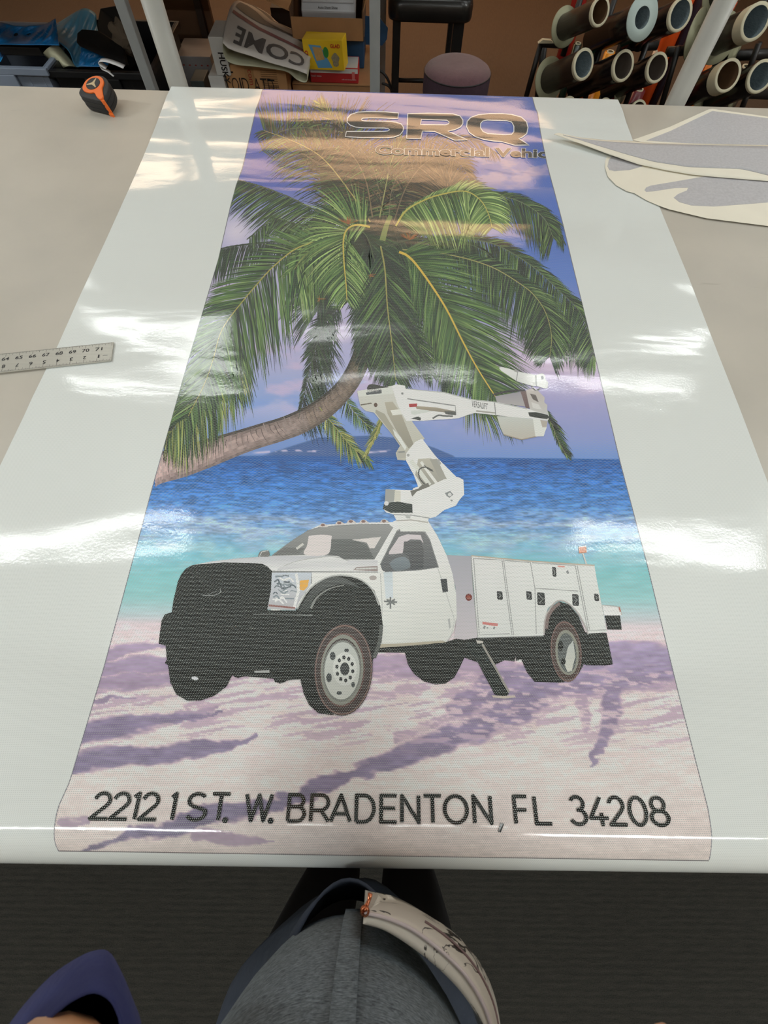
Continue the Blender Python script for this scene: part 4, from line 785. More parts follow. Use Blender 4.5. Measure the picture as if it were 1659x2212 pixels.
SRQ = [[[(485, 136), (400, 128), (290, 126), (220, 130), (175, 145), (152, 170), (150, 195), (168, 214), (205, 228), (260, 233), (390, 234), (418, 237), (427, 245), (415, 253), (390, 256), (146, 256), (138, 290), (250, 296), (400, 298), (455, 293), (495, 278), (515, 252), (517, 228), (503, 208), (470, 196), (430, 191), (265, 188), (247, 184), (243, 177), (252, 170), (300, 168), (390, 169), (480, 173)]],
       [[(545, 140), (700, 137), (840, 142), (885, 155), (904, 180), (904, 205), (888, 228), (850, 245), (805, 254), (935, 311), (850, 313), (720, 256), (640, 254), (630, 303), (538, 301)], [(634, 178), (628, 211), (790, 213), (812, 206), (814, 194), (800, 183)]],
       [[(1080, 140), (1160, 140), (1220, 145), (1285, 163), (1318, 192), (1328, 230), (1320, 270), (1290, 294), (1268, 302), (1336, 345), (1242, 346), (1158, 322), (1100, 318), (1040, 308), (985, 290), (945, 262), (928, 225), (932, 190), (955, 165), (1005, 147)], [(1062, 182), (1034, 188), (1019, 205), (1019, 232), (1034, 256), (1066, 270), (1180, 278), (1222, 274), (1236, 256), (1236, 222), (1222, 196), (1190, 186)]]]
for L_ in SRQ:
    A = Art(); loops = []
    for l in L_:
        q = ZH(l); fine = []
        for a, b_ in zip(q, q[1:] + q[:1]):
            n_ = max(1, int(math.hypot(b_[0] - a[0], b_[1] - a[1]) / 8))
            for k in range(n_): fine.append((a[0] + (b_[0] - a[0]) * k / n_, a[1] + (b_[1] - a[1]) * k / n_))
        loops.append(fine)
    A.poly(loops, INK); 
    for l in loops: A.stroke(l, 2.0, (226, 226, 236), closed=True, lift=8e-5)
    A.build('headline_letter', film, 24)['label'] = 'wide dark letter with white outline'
flat_text('headline_lettering', 'Commercial Vehic', 812.5, 333, 1181, 341.5, 17.5, .02, INK, film, 24, .034, (226, 226, 236), .020)
# address: stroke lettering
def arc(cx_, cy_, rx, ry, a0, a1, n=14): return [(cx_ + rx * math.cos(math.radians(a)), cy_ + ry * math.sin(math.radians(a))) for a in np.linspace(a0, a1, n)]
G = {'2': [arc(.5, .70, .42, .30, 165, -12, 14) + [(.80, .52), (.04, .0), (1, .0)]], '1': [[(.0, .86), (.62, 1), (.62, 0)]],
     'S': [arc(.48, .75, .42, .25, 30, 180, 12) + [(.10, .62), (.30, .52), (.70, .44), (.94, .36)] + arc(.50, .25, .46, .25, 10, -158, 14)],
     'T': [[(0, 1), (1, 1)], [(.5, 1), (.5, 0)]], '.': [[(.5, .0), (.5, .03)]], 'W': [[(0, 1), (.26, 0), (.5, .97), (.74, 0), (1, 1)]],
     'B': [[(0, 0), (0, 1), (.55, 1)] + arc(.55, .77, .34, .23, 90, -90, 12) + [(0, .54)], [(.55, .54)] + arc(.58, .27, .42, .27, 90, -90, 12) + [(0, 0)]],
     'R': [[(0, 0), (0, 1), (.5, 1)] + arc(.52, .71, .42, .29, 90, -90, 12) + [(0, .42)], [(.55, .42), (1, 0)]],
     'A': [[(0, 0), (.5, 1), (1, 0)], [(.18, .30), (.82, .30)]], 'D': [[(0, 0), (0, 1), (.40, 1)] + arc(.42, .5, .58, .5, 90, -90, 20) + [(0, 0)]],
     'E': [[(1, 1), (0, 1), (0, 0), (1, 0)], [(0, .52), (.9, .52)]], 'N': [[(0, 0), (0, 1), (1, 0), (1, 1)]], 'O': [arc(.5, .5, .5, .5, 90, 450, 36)],
     ',': [[(.85, .10), (.5, -.04), (.15, -.18)]], 'F': [[(1, 1), (0, 1), (0, 0)], [(0, .5), (.9, .5)]], 'L': [[(0, 1), (0, 0), (1, 0)]],
     '3': [arc(.46, .755, .40, .245, 155, -62, 14) + [(.42, .53)], [(.42, .53)] + arc(.47, .27, .48, .27, 78, -158, 18)], '4': [[(.62, 0.0), (.62, .0), (.62, .42)], [(.66, 1), (.0, .24), (1, .24)]],
     '0': [arc(.5, .5, .5, .5, 90, 450, 36)], '8': [arc(.5, .755, .38, .245, -90, 270, 30), arc(.5, .265, .5, .265, 90, 450, 30)]}
z6 = lambda x: x / 2.183 + 100; z7 = lambda x: x / 1.931 + 800
ADDR = [('2', z6(203), z6(288)), ('2', z6(296), z6(380)), ('1', z6(396), z6(428)), ('2', z6(434), z6(518)), ('1', z6(576), z6(604)), ('S', z6(654), z6(748)), ('T', z6(768), z6(852)), ('.', z6(836), z6(852)), ('W', z6(932), z6(1054)), ('.', z6(1050), z6(1066)),
        ('B', z6(1138), z6(1214)), ('R', z6(1246), z6(1330)), ('A', z6(1340), z6(1432)), ('D', z6(1460), z6(1544)), ('E', z6(1578), z6(1652)), ('N', z7(132), z7(202)), ('T', z7(224), z7(298)), ('O', z7(312), z7(406)), ('N', z7(436), z7(506)), (',', z7(534), z7(550)),
        ('F', z7(608), z7(662)), ('L', z7(694), z7(758)), ('3', z7(840), z7(908)), ('4', z7(924), z7(998)), ('2', z7(1002), z7(1072)), ('0', z7(1092), z7(1160)), ('8', z7(1180), z7(1250))]
addr = bpy.data.objects.new('address_lettering', None); C.objects.link(addr); addr.parent = film; addr['label'] = 'thin dark street address lettering'
for ch, x0, x1 in ADDR:
    A = Art()
    if ch == ',':
        A.poly([(x0 - 1, 1796), (x0 + 5, 1797), (x0 + 12, 1779), (x0 + 4, 1778)], (38, 38, 40)); A.build('character', addr, 24); continue
    for st in G[ch]:
        pts = []
        for gx, gy in st:
            x = x0 + (x1 - x0) * gx; base = 1768 + (x - 200) * .0118; top = 1713 + (x - 200) * .0079; y = base + (top - base) * gy
            sl = (861 - x) / (826 + 1770.); x += (base - y) * sl * 1.0; pts.append((x, y))
        fine = [pts[0]]
        for a, b_ in zip(pts[:-1], pts[1:]):
            n_ = max(1, int(math.hypot(b_[0] - a[0], b_[1] - a[1]) / 4))
            for k in range(1, n_ + 1): fine.append((a[0] + (b_[0] - a[0]) * k / n_, a[1] + (b_[1] - a[1]) * k / n_))
        # sharp corners: separate strokes
        seg = [pts[0]]; 
        for i in range(1, len(pts)):
            seg.append(pts[i])
            if i < len(pts) - 1:
                v1 = np.array(pts[i]) - pts[i - 1]; v2 = np.array(pts[i + 1]) - pts[i]; ca_ = v1.dot(v2) / (np.linalg.norm(v1) * np.linalg.norm(v2) + 1e-9)
                if ca_ < .8: 
                    A.stroke(seg if len(seg) > 2 else [seg[0], tuple((np.array(seg[0]) + seg[1]) / 2), seg[1]], 8.0, INK if False else (38, 38, 40)); A.ell(pts[i], 4.2, 4.2, (38, 38, 40), n=10, lift=1e-5); seg = [pts[i]]
        if ch == '.': A.ell(pts[0], 6.5, 6.5, (38, 38, 40), n=16)
        else: A.stroke(seg if len(seg) > 2 else [seg[0], tuple((np.array(seg[0]) + seg[-1]) / 2), seg[-1]], 8.0, (38, 38, 40), closed=False)
    A.build('character', addr, 24)

# thin cut line round the print
A = Art(); ls = np.linspace(SS[12], S_END, 260)
def outline(fn, k):
    X = fn(ls); Pp = film_pt(X, ls); x, y = project(Pp); A.stroke(list(zip(x, y)), k, (118, 118, 128))
outline(print_L, 1.6); outline(print_R, 1.6)
A.stroke([(127 + (1531 - 127) * t, 1838 + 21 * t) for t in np.linspace(0, 1, 30)], 1.8, (112, 104, 108)); A.build('cut_line', film, 3, clip=False)
# ================================================================== things lying on the table
m_rub = mat('black_rubber', (40, 40, 42), .65, noise=.1, nscale=60, bump=.15, bscale=300)
m_org = mat('orange_plastic', (236, 112, 34), .45)
m_blk = mat('black_plastic', (26, 26, 28), .5, noise=.08); m_crm = mat('cream_mark', (196, 176, 138), .6)
# tape measure, lying on its clip and tilted towards the camera
tp = at_z(222, 247, TZ)
tm = empty('tape_measure', tp)
Mt = Matrix.Translation((float(tp[0]) + .000, float(tp[1]) + .040, TZ + .012)) @ Matrix.Rotation(math.radians(-24), 4, 'Z') @ Matrix.Rotation(math.radians(16), 4, 'X') @ Matrix.Diagonal((1, 1, .72, 1))
def rsq(w, h, r, n=8, skew=0):
    out = []
    for cx_, cy_, a0 in ((w - r, h - r, 0), (-w + r, h - r, 90), (-w + r, -h + r, 180), (w - r, -h + r, 270)):
        for k in range(n + 1): a = math.radians(a0 + 90 * k / n); out.append((cx_ + r * math.cos(a), cy_ + r * math.sin(a)))
    return out
body = [(-.040, -.012), (-.036, -.030), (-.022, -.038), (.010, -.038), (.040, -.036), (.045, -.028), (.044, -.006), (.036, .014), (.022, .030), (.004, .038), (-.014, .037), (-.030, .028), (-.039, .010)]
body = [tuple(q) for q in bez(body + [body[0]], 48)[:-1]]
b = MB().prism(body, 0, .048, Mt, True); b.build('case', m_rub, tm, bevel=.006)
b = MB(); b.prism([(x * 1.02, y * 1.02) for x, y in body], .010, .016, Mt); b.prism([(x * 1.02, y * 1.02) for x, y in body], .030, .034, Mt); b.build('bumper_rib', m_blk, tm)
sh_ = [(-.034, .000), (-.030, -.016), (-.018, -.024), (.000, -.024), (.012, -.020), (.026, -.030), (.040, -.034), (.045, -.026), (.036, -.014), (.026, .000), (.020, .018), (.006, .030), (-.012, .031), (-.026, .022), (-.033, .010)]
sh_ = [tuple(q) for q in bez(sh_ + [sh_[0]], 60)[:-1]]
MB().prism(sh_, .046, .0525, Mt, False).build('orange_cover', m_org, tm, bevel=.0015)['label'] = 'bright orange side cover'
MB().box(Mt @ Vector((.043, -.032, .022)), (.010, .007, .052), Mt.to_3x3(), .002).build('orange_strip', m_org, tm)['label'] = 'bright orange strip at the tape mouth'
MB().box(Mt @ Vector((.048, -.036, .002)), (.014, .004, .010), Mt.to_3x3(), .001).build('tape_hook', m_org, tm)
cs = (-.006, .004); MB().prism([(cs[0] + .0195 * math.cos(a), cs[1] + .0195 * math.sin(a)) for a in np.linspace(0, 2 * PI, 40, endpoint=False)], .0526, .0534, Mt).build('round_badge', m_blk, tm)
b = MB()
for k in range(3):
    a = math.radians(90 + 120 * k); c0 = Vector((cs[0], cs[1], 0)); u = Vector((math.cos(a), math.sin(a), 0)); w_ = Vector((-u.y, u.x, 0))
    q = [c0 + w_ * .0042, c0 + u * .0175 + w_ * .001, c0 + u * .0175 - w_ * .001, c0 - w_ * .0042]; b.prism([(v.x, v.y) for v in q], .0535 + k * .00003, .0542 + k * .00003, Mt)
b.build('badge_mark', m_crm, tm)
MB().box(Mt @ Vector((0, -.002, -.006)), (.05, .018, .004), Mt.to_3x3(), .001).build('belt_clip', mat('dull_metal', (120, 120, 120), .35, metal=.9), tm)
tag(tm, 'black and orange tape measure resting on the bare table left of the film', 'tape measure')
# long steel rule
r1 = at_z(245.6, 739, TZ + .004); r2 = at_z(240.6, 779, TZ + .004); r0 = at_z(0, 764.5, TZ + .004)
ux = Vector(V3(r0 - r1)).normalized(); wid = (Vector(V3(r2)) - Vector(V3(r1))); uy = (wid - ux * wid.dot(ux)); RW = uy.length; uy.normalize()
rl = empty('steel_rule', r1); O1 = Vector(V3(r1)); O1.z = TZ + .0032
Mr = Matrix.Identity(4)
for i in range(3): Mr[i][0] = -ux[i]; Mr[i][1] = -uy[i]; Mr[i][2] = (0, 0, 1)[i]; Mr[i][3] = (O1 + uy * RW)[i]
RLEN = 1.15
MB().prism([(-RLEN, 0), (0, 0), (0, RW), (-RLEN, RW)], -.0011, .0011, Mr).build('blade', mat('brushed_aluminium', (186, 184, 174), .35, metal=.25, noise=.04, nscale=8, stretch=(1, 30, 1)), rl, bevel=.0005)
px71 = at_z(np.array([214.5]), np.array([745.]), TZ + .004)[0]; px64 = at_z(np.array([13.]), np.array([770.]), TZ + .004)[0]
inch = float(np.linalg.norm((px71 - px64)[:2])) / 7.0; off71 = float(np.linalg.norm((px71 - r1)[:2]))
m_mark = mat('rule_ink', (40, 40, 42), .6); b = MB(); zt = .00125
for k in range(0, 16 * 18):
    x = -(off71 - inch) - k * inch / 16
    if x < -RLEN or x > -.002: continue
    L = .36 if k % 16 == 0 else (.24 if k % 8 == 0 else (.16 if k % 4 == 0 else .10)); L *= RW * .55
    for (ya, yb) in ((RW - L, RW - .0008), (.0008, L)): b.add([Mr @ Vector((x - .00022, ya, zt)), Mr @ Vector((x + .00022, ya, zt)), Mr @ Vector((x + .00022, yb, zt)), Mr @ Vector((x - .00022, yb, zt))], [(0, 1, 2, 3)])
b.build('graduation', m_mark, rl)
for k in range(14):
    n_ = str(71 - k); x = -off71 - k * inch
    text_on('numeral', n_, m_mark, Mr @ Matrix.Translation((x - .0072 + .002, RW * .60, zt)), .0125, RW * .17, rl, 0.0002, .01)
    n2 = str(1 + k); M2 = Mr @ Matrix.Translation((x + .004 + (0 if k < 9 else .004), RW * .38, zt)) @ Matrix.Rotation(PI, 4, 'Z'); text_on('numeral', n2, m_mark, M2, .0055 * len(n2) if n2 != '1' else .0026, RW * .17, rl, 0.0002, .01)
b = MB(); b.add([Mr @ Vector(q) for q in ((-.016, RW * .30, zt), (-.007, RW * .30, zt), (-.007, RW * .315, zt), (-.016, RW * .315, zt))], [(0, 1, 2, 3)]); b.build('marker_line', m_mark, rl)
tag(rl, 'long silver steel rule with inch numbers lying across the left edge of the film', 'ruler')
# cut decal sheets on the right
m_cream = mat('cream_backing_paper', (232, 227, 211), .7, noise=.03, nscale=12)
m_felt = mat('grey_speckled_vinyl', (182, 181, 184), .75, noise=.08, nscale=160, bump=.05)
Z5 = Z(1120, 200, 3.078)
def dense(poly, step=14):
    out = []
    for a, b_ in zip(poly, poly[1:] + poly[:1]):
        n_ = max(1, int(math.hypot(b_[0] - a[0], b_[1] - a[1]) / step))
        for k in range(n_): out.append((a[0] + (b_[0] - a[0]) * k / n_, a[1] + (b_[1] - a[1]) * k / n_))
    return out
def decal(label, outline_, insets, z, liftf=lambda x, y: 0, inset_names=None):
    from mathutils.geometry import tessellate_polygon
    r = None
    def sheet(poly, z0, th, m, name, parent):
        px = np.array(dense(Z5(poly), 6)); zz = z0 + np.array([liftf(x, y) for x, y in px])
        P = at_z(px[:, 0], px[:, 1], zz); n_ = len(P); tri = tessellate_polygon([[Vector((p[0], p[1], 0)) for p in P]])
        vs = [V3(p) for p in P] + [(p[0], p[1], p[2] - th) for p in P]
        fs = [tuple(t) if Vector((0, 0, 1)).dot((Vector(vs[t[1]]) - Vector(vs[t[0]])).cross(Vector(vs[t[2]]) - Vector(vs[t[0]]))) > 0 else tuple(t)[::-1] for t in tri]
        fs += [tuple(i + n_ for i in f[::-1]) for f in fs] + [(i, (i + 1) % n_, n_ + (i + 1) % n_, n_ + i) for i in range(n_)]
        return MB().add(vs, fs).build(name, m, parent)
    c = at_z(*Z5([outline_[len(outline_) // 2]])[0], z); r = empty('decal_sheet', c)
    sheet(outline_, z, .0005, m_cream, 'backing_paper', r)
    for i in insets: sheet(i, z + .0003, .00025, m_felt, 'vinyl_graphic', r)
    tag(r, label, 'decal'); return r
tipl = lambda x, y: .012 * max(0., min(1., (1420 - x) / 220.)) ** 1.5
decal('cream backed decal sheet with a pale grey triangle, rearmost on the table', [(755, 316), (1000, 230), (1265, 111), (1290, 108), (1659, 160), (2300, 250), (2300, 420), (1659, 362), (860, 334)], [[(850, 318), (1010, 255), (1290, 122), (1659, 170), (2300, 262), (2300, 400), (1659, 350), (1100, 335)]], TZ + .0050)
decal('cream decal sheet with rounded end and two dark grey curved graphics, lowest of the pile', [(604, 400), (578, 445), (576, 500), (596, 560), (650, 616), (720, 655), (770, 668), (850, 715), (930, 750), (1000, 775), (1250, 835), (1659, 886), (2300, 940), (2300, 600), (1659, 560), (1150, 530), (850, 460), (680, 400)], [[(622, 420), (600, 450), (592, 490), (604, 514), (640, 522), (740, 514), (825, 490), (760, 440)], [(838, 648), (850, 630), (880, 618), (1000, 598), (1235, 558), (1659, 570), (2300, 600), (2300, 690), (1659, 730), (1300, 757), (1150, 750), (1070, 728), (1032, 698), (1060, 675), (1120, 650), (1128, 632), (1040, 634), (900, 655), (850, 660)]], TZ + .0034)
r = empty('decal_sheet', at_z(1300, 320, TZ + .007)); UP = [(236, 277), (252, 270), (268, 269), (400, 297), (560, 314), (750, 322), (900, 336), (1659, 349), (2300, 356)]; LOW = [(236, 278), (252, 283), (268, 288), (400, 335), (600, 410), (800, 478), (1000, 520), (1150, 545), (1300, 560), (1659, 588), (2300, 690)]
GU = [(296, 281), (400, 304), (560, 323), (880, 341), (1659, 358), (2300, 366)]; GL = [(296, 283), (400, 312), (520, 350), (700, 405), (900, 460), (1130, 495), (1480, 508), (1560, 525), (1659, 550), (2300, 640)]
def xsheet(U, L, name, m, dz, th):
    xs = np.concatenate([np.linspace(U[0][0], 700, 40), np.linspace(720, 2300, 60)]); U = np.array(U); L = np.array(L); vs = []; fs = []; nv = 8
    for x in xs:
        yu = np.interp(x, U[:, 0], U[:, 1]); yl = np.interp(x, L[:, 0], L[:, 1])
        for j in range(nv + 1):
            px_, py_ = Z5([(x, yu + (yl - yu) * j / nv)])[0]; vs.append(V3(at_z(px_, py_, TZ + .0062 + tipl(px_, py_) + dz)))
    for i in range(len(xs) - 1):
        for j in range(nv): q = i * (nv + 1) + j; fs.append((q, q + 1, q + nv + 2, q + nv + 1))
    return MB().add(vs, fs, True).build(name, m, r, solid=th)
xsheet(UP, LOW, 'backing_paper', m_cream, 0, .0005); xsheet(GU, GL, 'vinyl_graphic', m_felt, .0006, .0003)
tag(r, 'long pointed cream decal sheet with pale grey graphic, its curled tip over the film', 'decal')

# ================================================================== behind the table: frame posts
m_post = mat('grey_painted_steel', (150, 154, 154), .5, noise=.05, nscale=30); m_tubem = mat('pale_grey_tube', (166, 166, 160), .45, noise=.05, nscale=12)
def zat(py, Y): return float(at_y(CX, py, Y)[2])
YU = YE1 + .05
for px_, nm in ((391.5, 'left'), (1448, 'right')):
    X = float(at_y(px_, 205 if nm == 'left' else 245, YU)[0]); MB().tube([(X, YU, 0), (X, YU, 1.22)], .0275, 24).build('upright_tube', m_tubem, tb)['label'] = 'round grey steel tube behind the table edge'
rack = empty('storage_table', (-1.3, 2.6, 0)); YR = 2.2; m_board = mat('worn_board', (120, 104, 84), .7, noise=.1, nscale=5, stretch=(1, 8, 1))
MB().box((-1.36, 2.72, 1.085), (2.72, 1.02, .03), bevel=.003).build('table_top', m_board, rack)
for px_, py_ in ((334, 205), (810, 222)):
    X = float(at_y(px_, py_, YR)[0]); MB().box((X, YR, .535), (.037, .037, 1.07), bevel=.003).build('leg', m_post, rack)
for X, Y in ((-2.66, 2.2), (-2.66, 3.18), (-.04, 3.18)): MB().box((X, Y, .535), (.037, .037, 1.07), bevel=.003).build('leg', m_post, rack)
tag(rack, 'storage table on square grey steel legs with boxes and bins kept under it', 'table')
# ------------------------------------------------------------------ boxes
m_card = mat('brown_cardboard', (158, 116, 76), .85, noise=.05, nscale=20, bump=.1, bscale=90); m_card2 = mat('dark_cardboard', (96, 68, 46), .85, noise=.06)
m_cardl = mat('light_cardboard', (190, 144, 98), .85, noise=.05); m_ink = mat('marker_ink', (24, 20, 20), .8); m_wht = mat('white_card', (206, 206, 204), .6, noise=.03); m_red = mat('red_card', (176, 34, 36), .55)
m_blue = mat('blue_card', (28, 66, 100), .6, noise=.06); m_yel = mat('yellow_card', (236, 196, 30), .5); m_pap = mat('white_paper', (200, 202, 206), .7, noise=.03); m_redink = mat('red_ink', (160, 48, 40), .7)
def facebox(x0, x1, yt, yb, Y, dep, m, parent, name='carton', zb=None, bev=.003):
    """box whose front stands at distance Y and covers the given stretch of the view"""
    a = at_y(x0, (yt + yb) / 2, Y); c = at_y(x1, (yt + yb) / 2, Y); zt_ = float(at_y((x0 + x1) / 2, yt, Y)[2]); z0 = float(at_y((x0 + x1) / 2, yb, Y)[2]) if zb is None else zb
    cx_ = (a[0] + c[0]) / 2; w = c[0] - a[0]; MB().box((cx_, Y + dep / 2, (zt_ + z0) / 2), (w, dep, zt_ - z0), bevel=bev).build(name, m, parent)
    return a[0], c[0], z0, zt_
def fr(x, Y, z): return frame((x, Y, z), (1, 0, 0), (0, 0, 1))
# large lower carton
r = empty('cardboard_box', (-.2, 2.7, 0)); x0, x1, z0, z1 = facebox(635, 800, 181, 240, 2.6, .42, m_card, r, zb=0); LBT = z1
MB().box(((x0 + x1) / 2, 2.6 - .0006, z1 - .006), (x1 - x0 - .004, .001, .0015)).build('flap_seam', m_card2, r)
MB().tube(bez([(x1 - .10, 2.5985, z1 - .03), (x1 - .05, 2.5985, z1 - .05), (x1 - .004, 2.5985, z1 - .09)], 12), .0012, 6).build('scuff_line', m_cardl, r)
tag(r, 'large plain brown cardboard box, lowest of the stack behind the grey leg', 'box')
# red and white box, yellow box
r = empty('red_box', (-.2, 2.66, LBT)); x0, x1, z0, z1 = facebox(671, 774, 148, 187, 2.605, .13, m_red, r, 'carton', zb=LBT + .001); 
MB().box(((x0 + x1) / 2, 2.6045, z1 - (z1 - z0) * .16), (x1 - x0 - .004, .0012, (z1 - z0) * .30)).build('white_band', m_wht, r)
MB().box(((x0 + x1) / 2 + .012, 2.67, z1 + .0006), (x1 - x0 - .03, .11, .001)).build('lid', m_wht, r)
text_on('box_lettering', 'facial tissue', m_wht, fr(x0 + .005, 2.6035, z0 + (z1 - z0) * .42), .045, .006, r, .0004); text_on('box_lettering', 'soft and strong sheets', m_wht, fr(x1 - .075, 2.6035, z0 + .010), .065, .006, r, .0004)
MB().box((x1 - .022, 2.6038, z0 + .025), (.013, .0006, .028)).build('printed_panel', mat('pale_red', (206, 110, 106), .6), r)
tag(r, 'small red and white carton lying on the large brown box', 'box'); RT = z1
yb_ = at_y(705, 150, 2.57); r = empty('yellow_box', yb_); My = Matrix.Translation((float(yb_[0]), 2.615, RT + .002)) @ Matrix.Rotation(math.radians(-9), 4, 'Z') @ Matrix.Rotation(math.radians(-2.5), 4, 'Y')
YW, YH, YD = .175, .094, .08; MB().box(My @ Vector((0, 0, YH / 2 + .002)), (YW, YD, YH), My.to_3x3(), .002).build('carton', m_yel, r)
def yface(x0, z0, x1, z1, m, nm, lift=.0005):
    q = [My @ Vector((x, -YD / 2 - lift, z)) for x, z in ((x0, z0), (x1, z0), (x1, z1), (x0, z1))]; return MB().add(q, [(0, 1, 2, 3)]).build(nm, m, r)
b = MB(); b.add([My @ Vector((x, -YD / 2 - .0005, z)) for x, z in ((-.062, .080), (-.010, .078), (.036, .010), (-.030, .008))], [(0, 3, 2, 1)]); b.build('blue_panel', mat('sky_blue_print', (96, 160, 206), .5), r)
b = MB(); b.add([My @ Vector((x, -YD / 2 - .0008, z)) for x, z in ((-.046, .074), (-.006, .072), (.004, .036), (-.034, .030))], [(0, 3, 2, 1)]); b.build('sandwich_picture', mat('bread_tan', (200, 158, 92), .6, noise=.1, nscale=120), r)
b = MB(); b.add([My @ Vector((.012 + .012 * math.cos(a), -YD / 2 - .0011, .058 + .017 * math.sin(a))) for a in np.linspace(0, 2 * PI, 20, endpoint=False)], [tuple(range(20))]); b.build('green_oval', mat('green_print', (56, 140, 60), .5), r)
b = MB(); b.add([My @ Vector((.052 + .016 * math.cos(a) * (1 + .2 * math.sin(5 * a)), -YD / 2 - .0011, .036 + .022 * math.sin(a))) for a in np.linspace(0, 2 * PI, 24, endpoint=False)], [tuple(range(24))]); b.build('grey_picture', mat('grey_print', (150, 140, 110), .6, noise=.2, nscale=200), r)
text_on('brand_lettering', 'GLAD', mat('red_print', (190, 30, 30), .5), My @ frame((.034, -YD / 2 - .001, YH - .022), (1, 0, 0), (0, 0, 1)), .042, .012, r, .0004, .03)
text_on('brand_lettering', 'GLAD', MATS['red_print'], My @ frame((-YW / 2 + .020, -YD / 2 - .001, .010), (0, 0, 1), (-1, 0, 0)), .052, .015, r, .0004, .03)
tag(r, 'yellow sandwich bag box tilted on top of the red carton', 'box')
# blue box behind
r = empty('blue_box', (-.2, 2.8, LBT)); x0, x1, z0, z1 = facebox(664, 786, 80, 170, 2.76, .24, m_blue, r, zb=LBT + .001)
MB().box(((x0 + x1) / 2, 2.88, z1 + .002), (x1 - x0 + .01, .25, .004), bevel=.001).build('lid', mat('dark_blue_card', (22, 40, 56), .5), r); MB().box(((x0 + x1) / 2, 2.757, z1 - .006), (x1 - x0 + .006, .003, .012)).build('lid_rim', MATS['dark_blue_card'], r)
fl = at_y(838, 60, 2.9); b = MB(); b.prism([(float(x), float(z)) for x, z in [(at_y(px, py, 2.9)[0], at_y(px, py, 2.9)[2]) for px, py in ((786, 34), (818, 36), (838, 60), (836, 84), (826, 98), (790, 96))]], -.002, .002, Matrix(((1, 0, 0, 0), (0, 0, 1, 2.9), (0, 1, 0, 0), (0, 0, 0, 1)))); b.build('side_flap', m_blue, r)
tag(r, 'dark blue carton behind the yellow box, open flap showing past the grey leg', 'box'); BT = z1
# open carton with paper, top of the stack
r = empty('open_carton', (-.2, 2.8, BT)); a = at_y(633, 78, 2.70); c = at_y(784, 78, 2.70); zb_ = BT + .008; zf_ = float(at_y(700, 38, 2.70)[2]); x0, x1 = float(a[0]), float(c[0])
MB().box(((x0 + x1) / 2, 2.70, (zb_ + zf_) / 2), (x1 - x0, .005, zf_ - zb_)).build('front_panel', m_card, r)
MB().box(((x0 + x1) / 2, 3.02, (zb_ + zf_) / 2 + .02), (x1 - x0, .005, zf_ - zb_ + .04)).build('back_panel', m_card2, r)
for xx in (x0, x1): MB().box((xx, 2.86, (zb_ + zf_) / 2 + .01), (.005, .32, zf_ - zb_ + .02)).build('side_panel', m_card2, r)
MB().box(((x0 + x1) / 2, 2.86, zb_ + .003), (x1 - x0, .32, .005)).build('bottom', m_card2, r)  # inner panels use darker board: shade of the open carton put into colour
w0 = at_y(586, 16, 2.74); MB().add([(x0, 2.72, zf_ + .01), (x0, 3.0, zf_ + .03), (x0 - .11, 2.98, zf_ + .06), (x0 - .10, 2.74, zf_ + .035)], [(0, 1, 2, 3)]).build('side_flap', m_cardl, r, solid=.004)
MB().add([(x1, 2.72, zf_ + .01), (x1, 3.0, zf_ + .03), (x1 + .05, 2.98, zf_ + .10), (x1 + .03, 2.74, zf_ + .09)], [(0, 1, 2, 3)]).build('side_flap', m_card, r, solid=.004)
tag(r, 'open brown carton with folded flaps, topmost of the stack', 'box')
r = empty('paper_packet', (-.2, 2.8, zb_)); Mp = Matrix.Translation(((x0 + x1) / 2 + .004, 2.80, zf_ + .014)) @ Matrix.Rotation(math.radians(28), 4, 'X')
MB().box(Mp @ Vector((0, .05, 0)), (.235, .20, .035), Mp.to_3x3(), .006).build('envelope', m_pap, r); text_on('handwriting', 'Auto Sheet Shine', m_ink, Mp @ Matrix.Translation((-.045, -.042, .018)), .085, .012, r, .0004)
MB().box(Mp @ Vector((0, .062, .022)), (.22, .16, .006), Mp.to_3x3(), .002).build('envelope_flap', m_pap, r)
tag(r, 'white paper packet with handwriting lying in the open carton', 'packet')
# near-black block added to stand for the shaded slot under left flap
r = empty('slot_block', (-.55, 3.05, 0)); facebox(588, 640, 17, 80, 3.1, .1, mat('near_black_slot', (34, 26, 22), .6), r, 'case', zb=.01); tag(r, 'added dark block standing for the shaded slot under the carton flap', 'case')
# OLD ATD carton
r = empty('marked_carton', (-.6, 2.55, 0)); x0, x1, z0, z1 = facebox(494, 622, 142, 240, 2.52, .34, m_cardl, r, zb=0); OT = z1
MB().box((x0 + .105, 2.519, z1 - .12), (.038, .0012, .24)).build('packing_tape', mat('tan_tape', (176, 134, 88), .35), r)
text_on('tape_lettering', 'com', m_redink, frame((x0 + .100, 2.5175, z1 - .012), (0, 0, -1), (1, 0, 0)), .050, .014, r, .0003); text_on('tape_lettering', 'take', m_redink, frame((x0 + .100, 2.5175, z1 - .075), (0, 0, -1), (1, 0, 0)), .055, .014, r, .0003)
for ch, xx, ww in (('O', .020, .030), ('l', .056, .005), ('D', .066, .028), ('A', .118, .026), ('T', .148, .028), ('D', .180, .024)): text_on('handwriting', ch, m_ink, fr(x0 + xx, 2.5165, z1 - .085), ww, .046, r, .0004, -.012)
MB().box((x0 + .026, 2.5165, z1 - .022), (.020, .001, .005)).build('printed_bar', m_ink, r); MB().box((x0 + .195, 2.5165, z1 - .045), (.030, .001, .005)).build('printed_bar', m_ink, r)
b = MB()
for k in range(9): b.box((x0 + .19, 2.5165, z1 - .012 - k * .007), (.07, .0006, .0012))
for k in range(5): b.box((x0 + .185 + k * .010, 2.5160, z1 - .085), (.0016, .0006, .05))
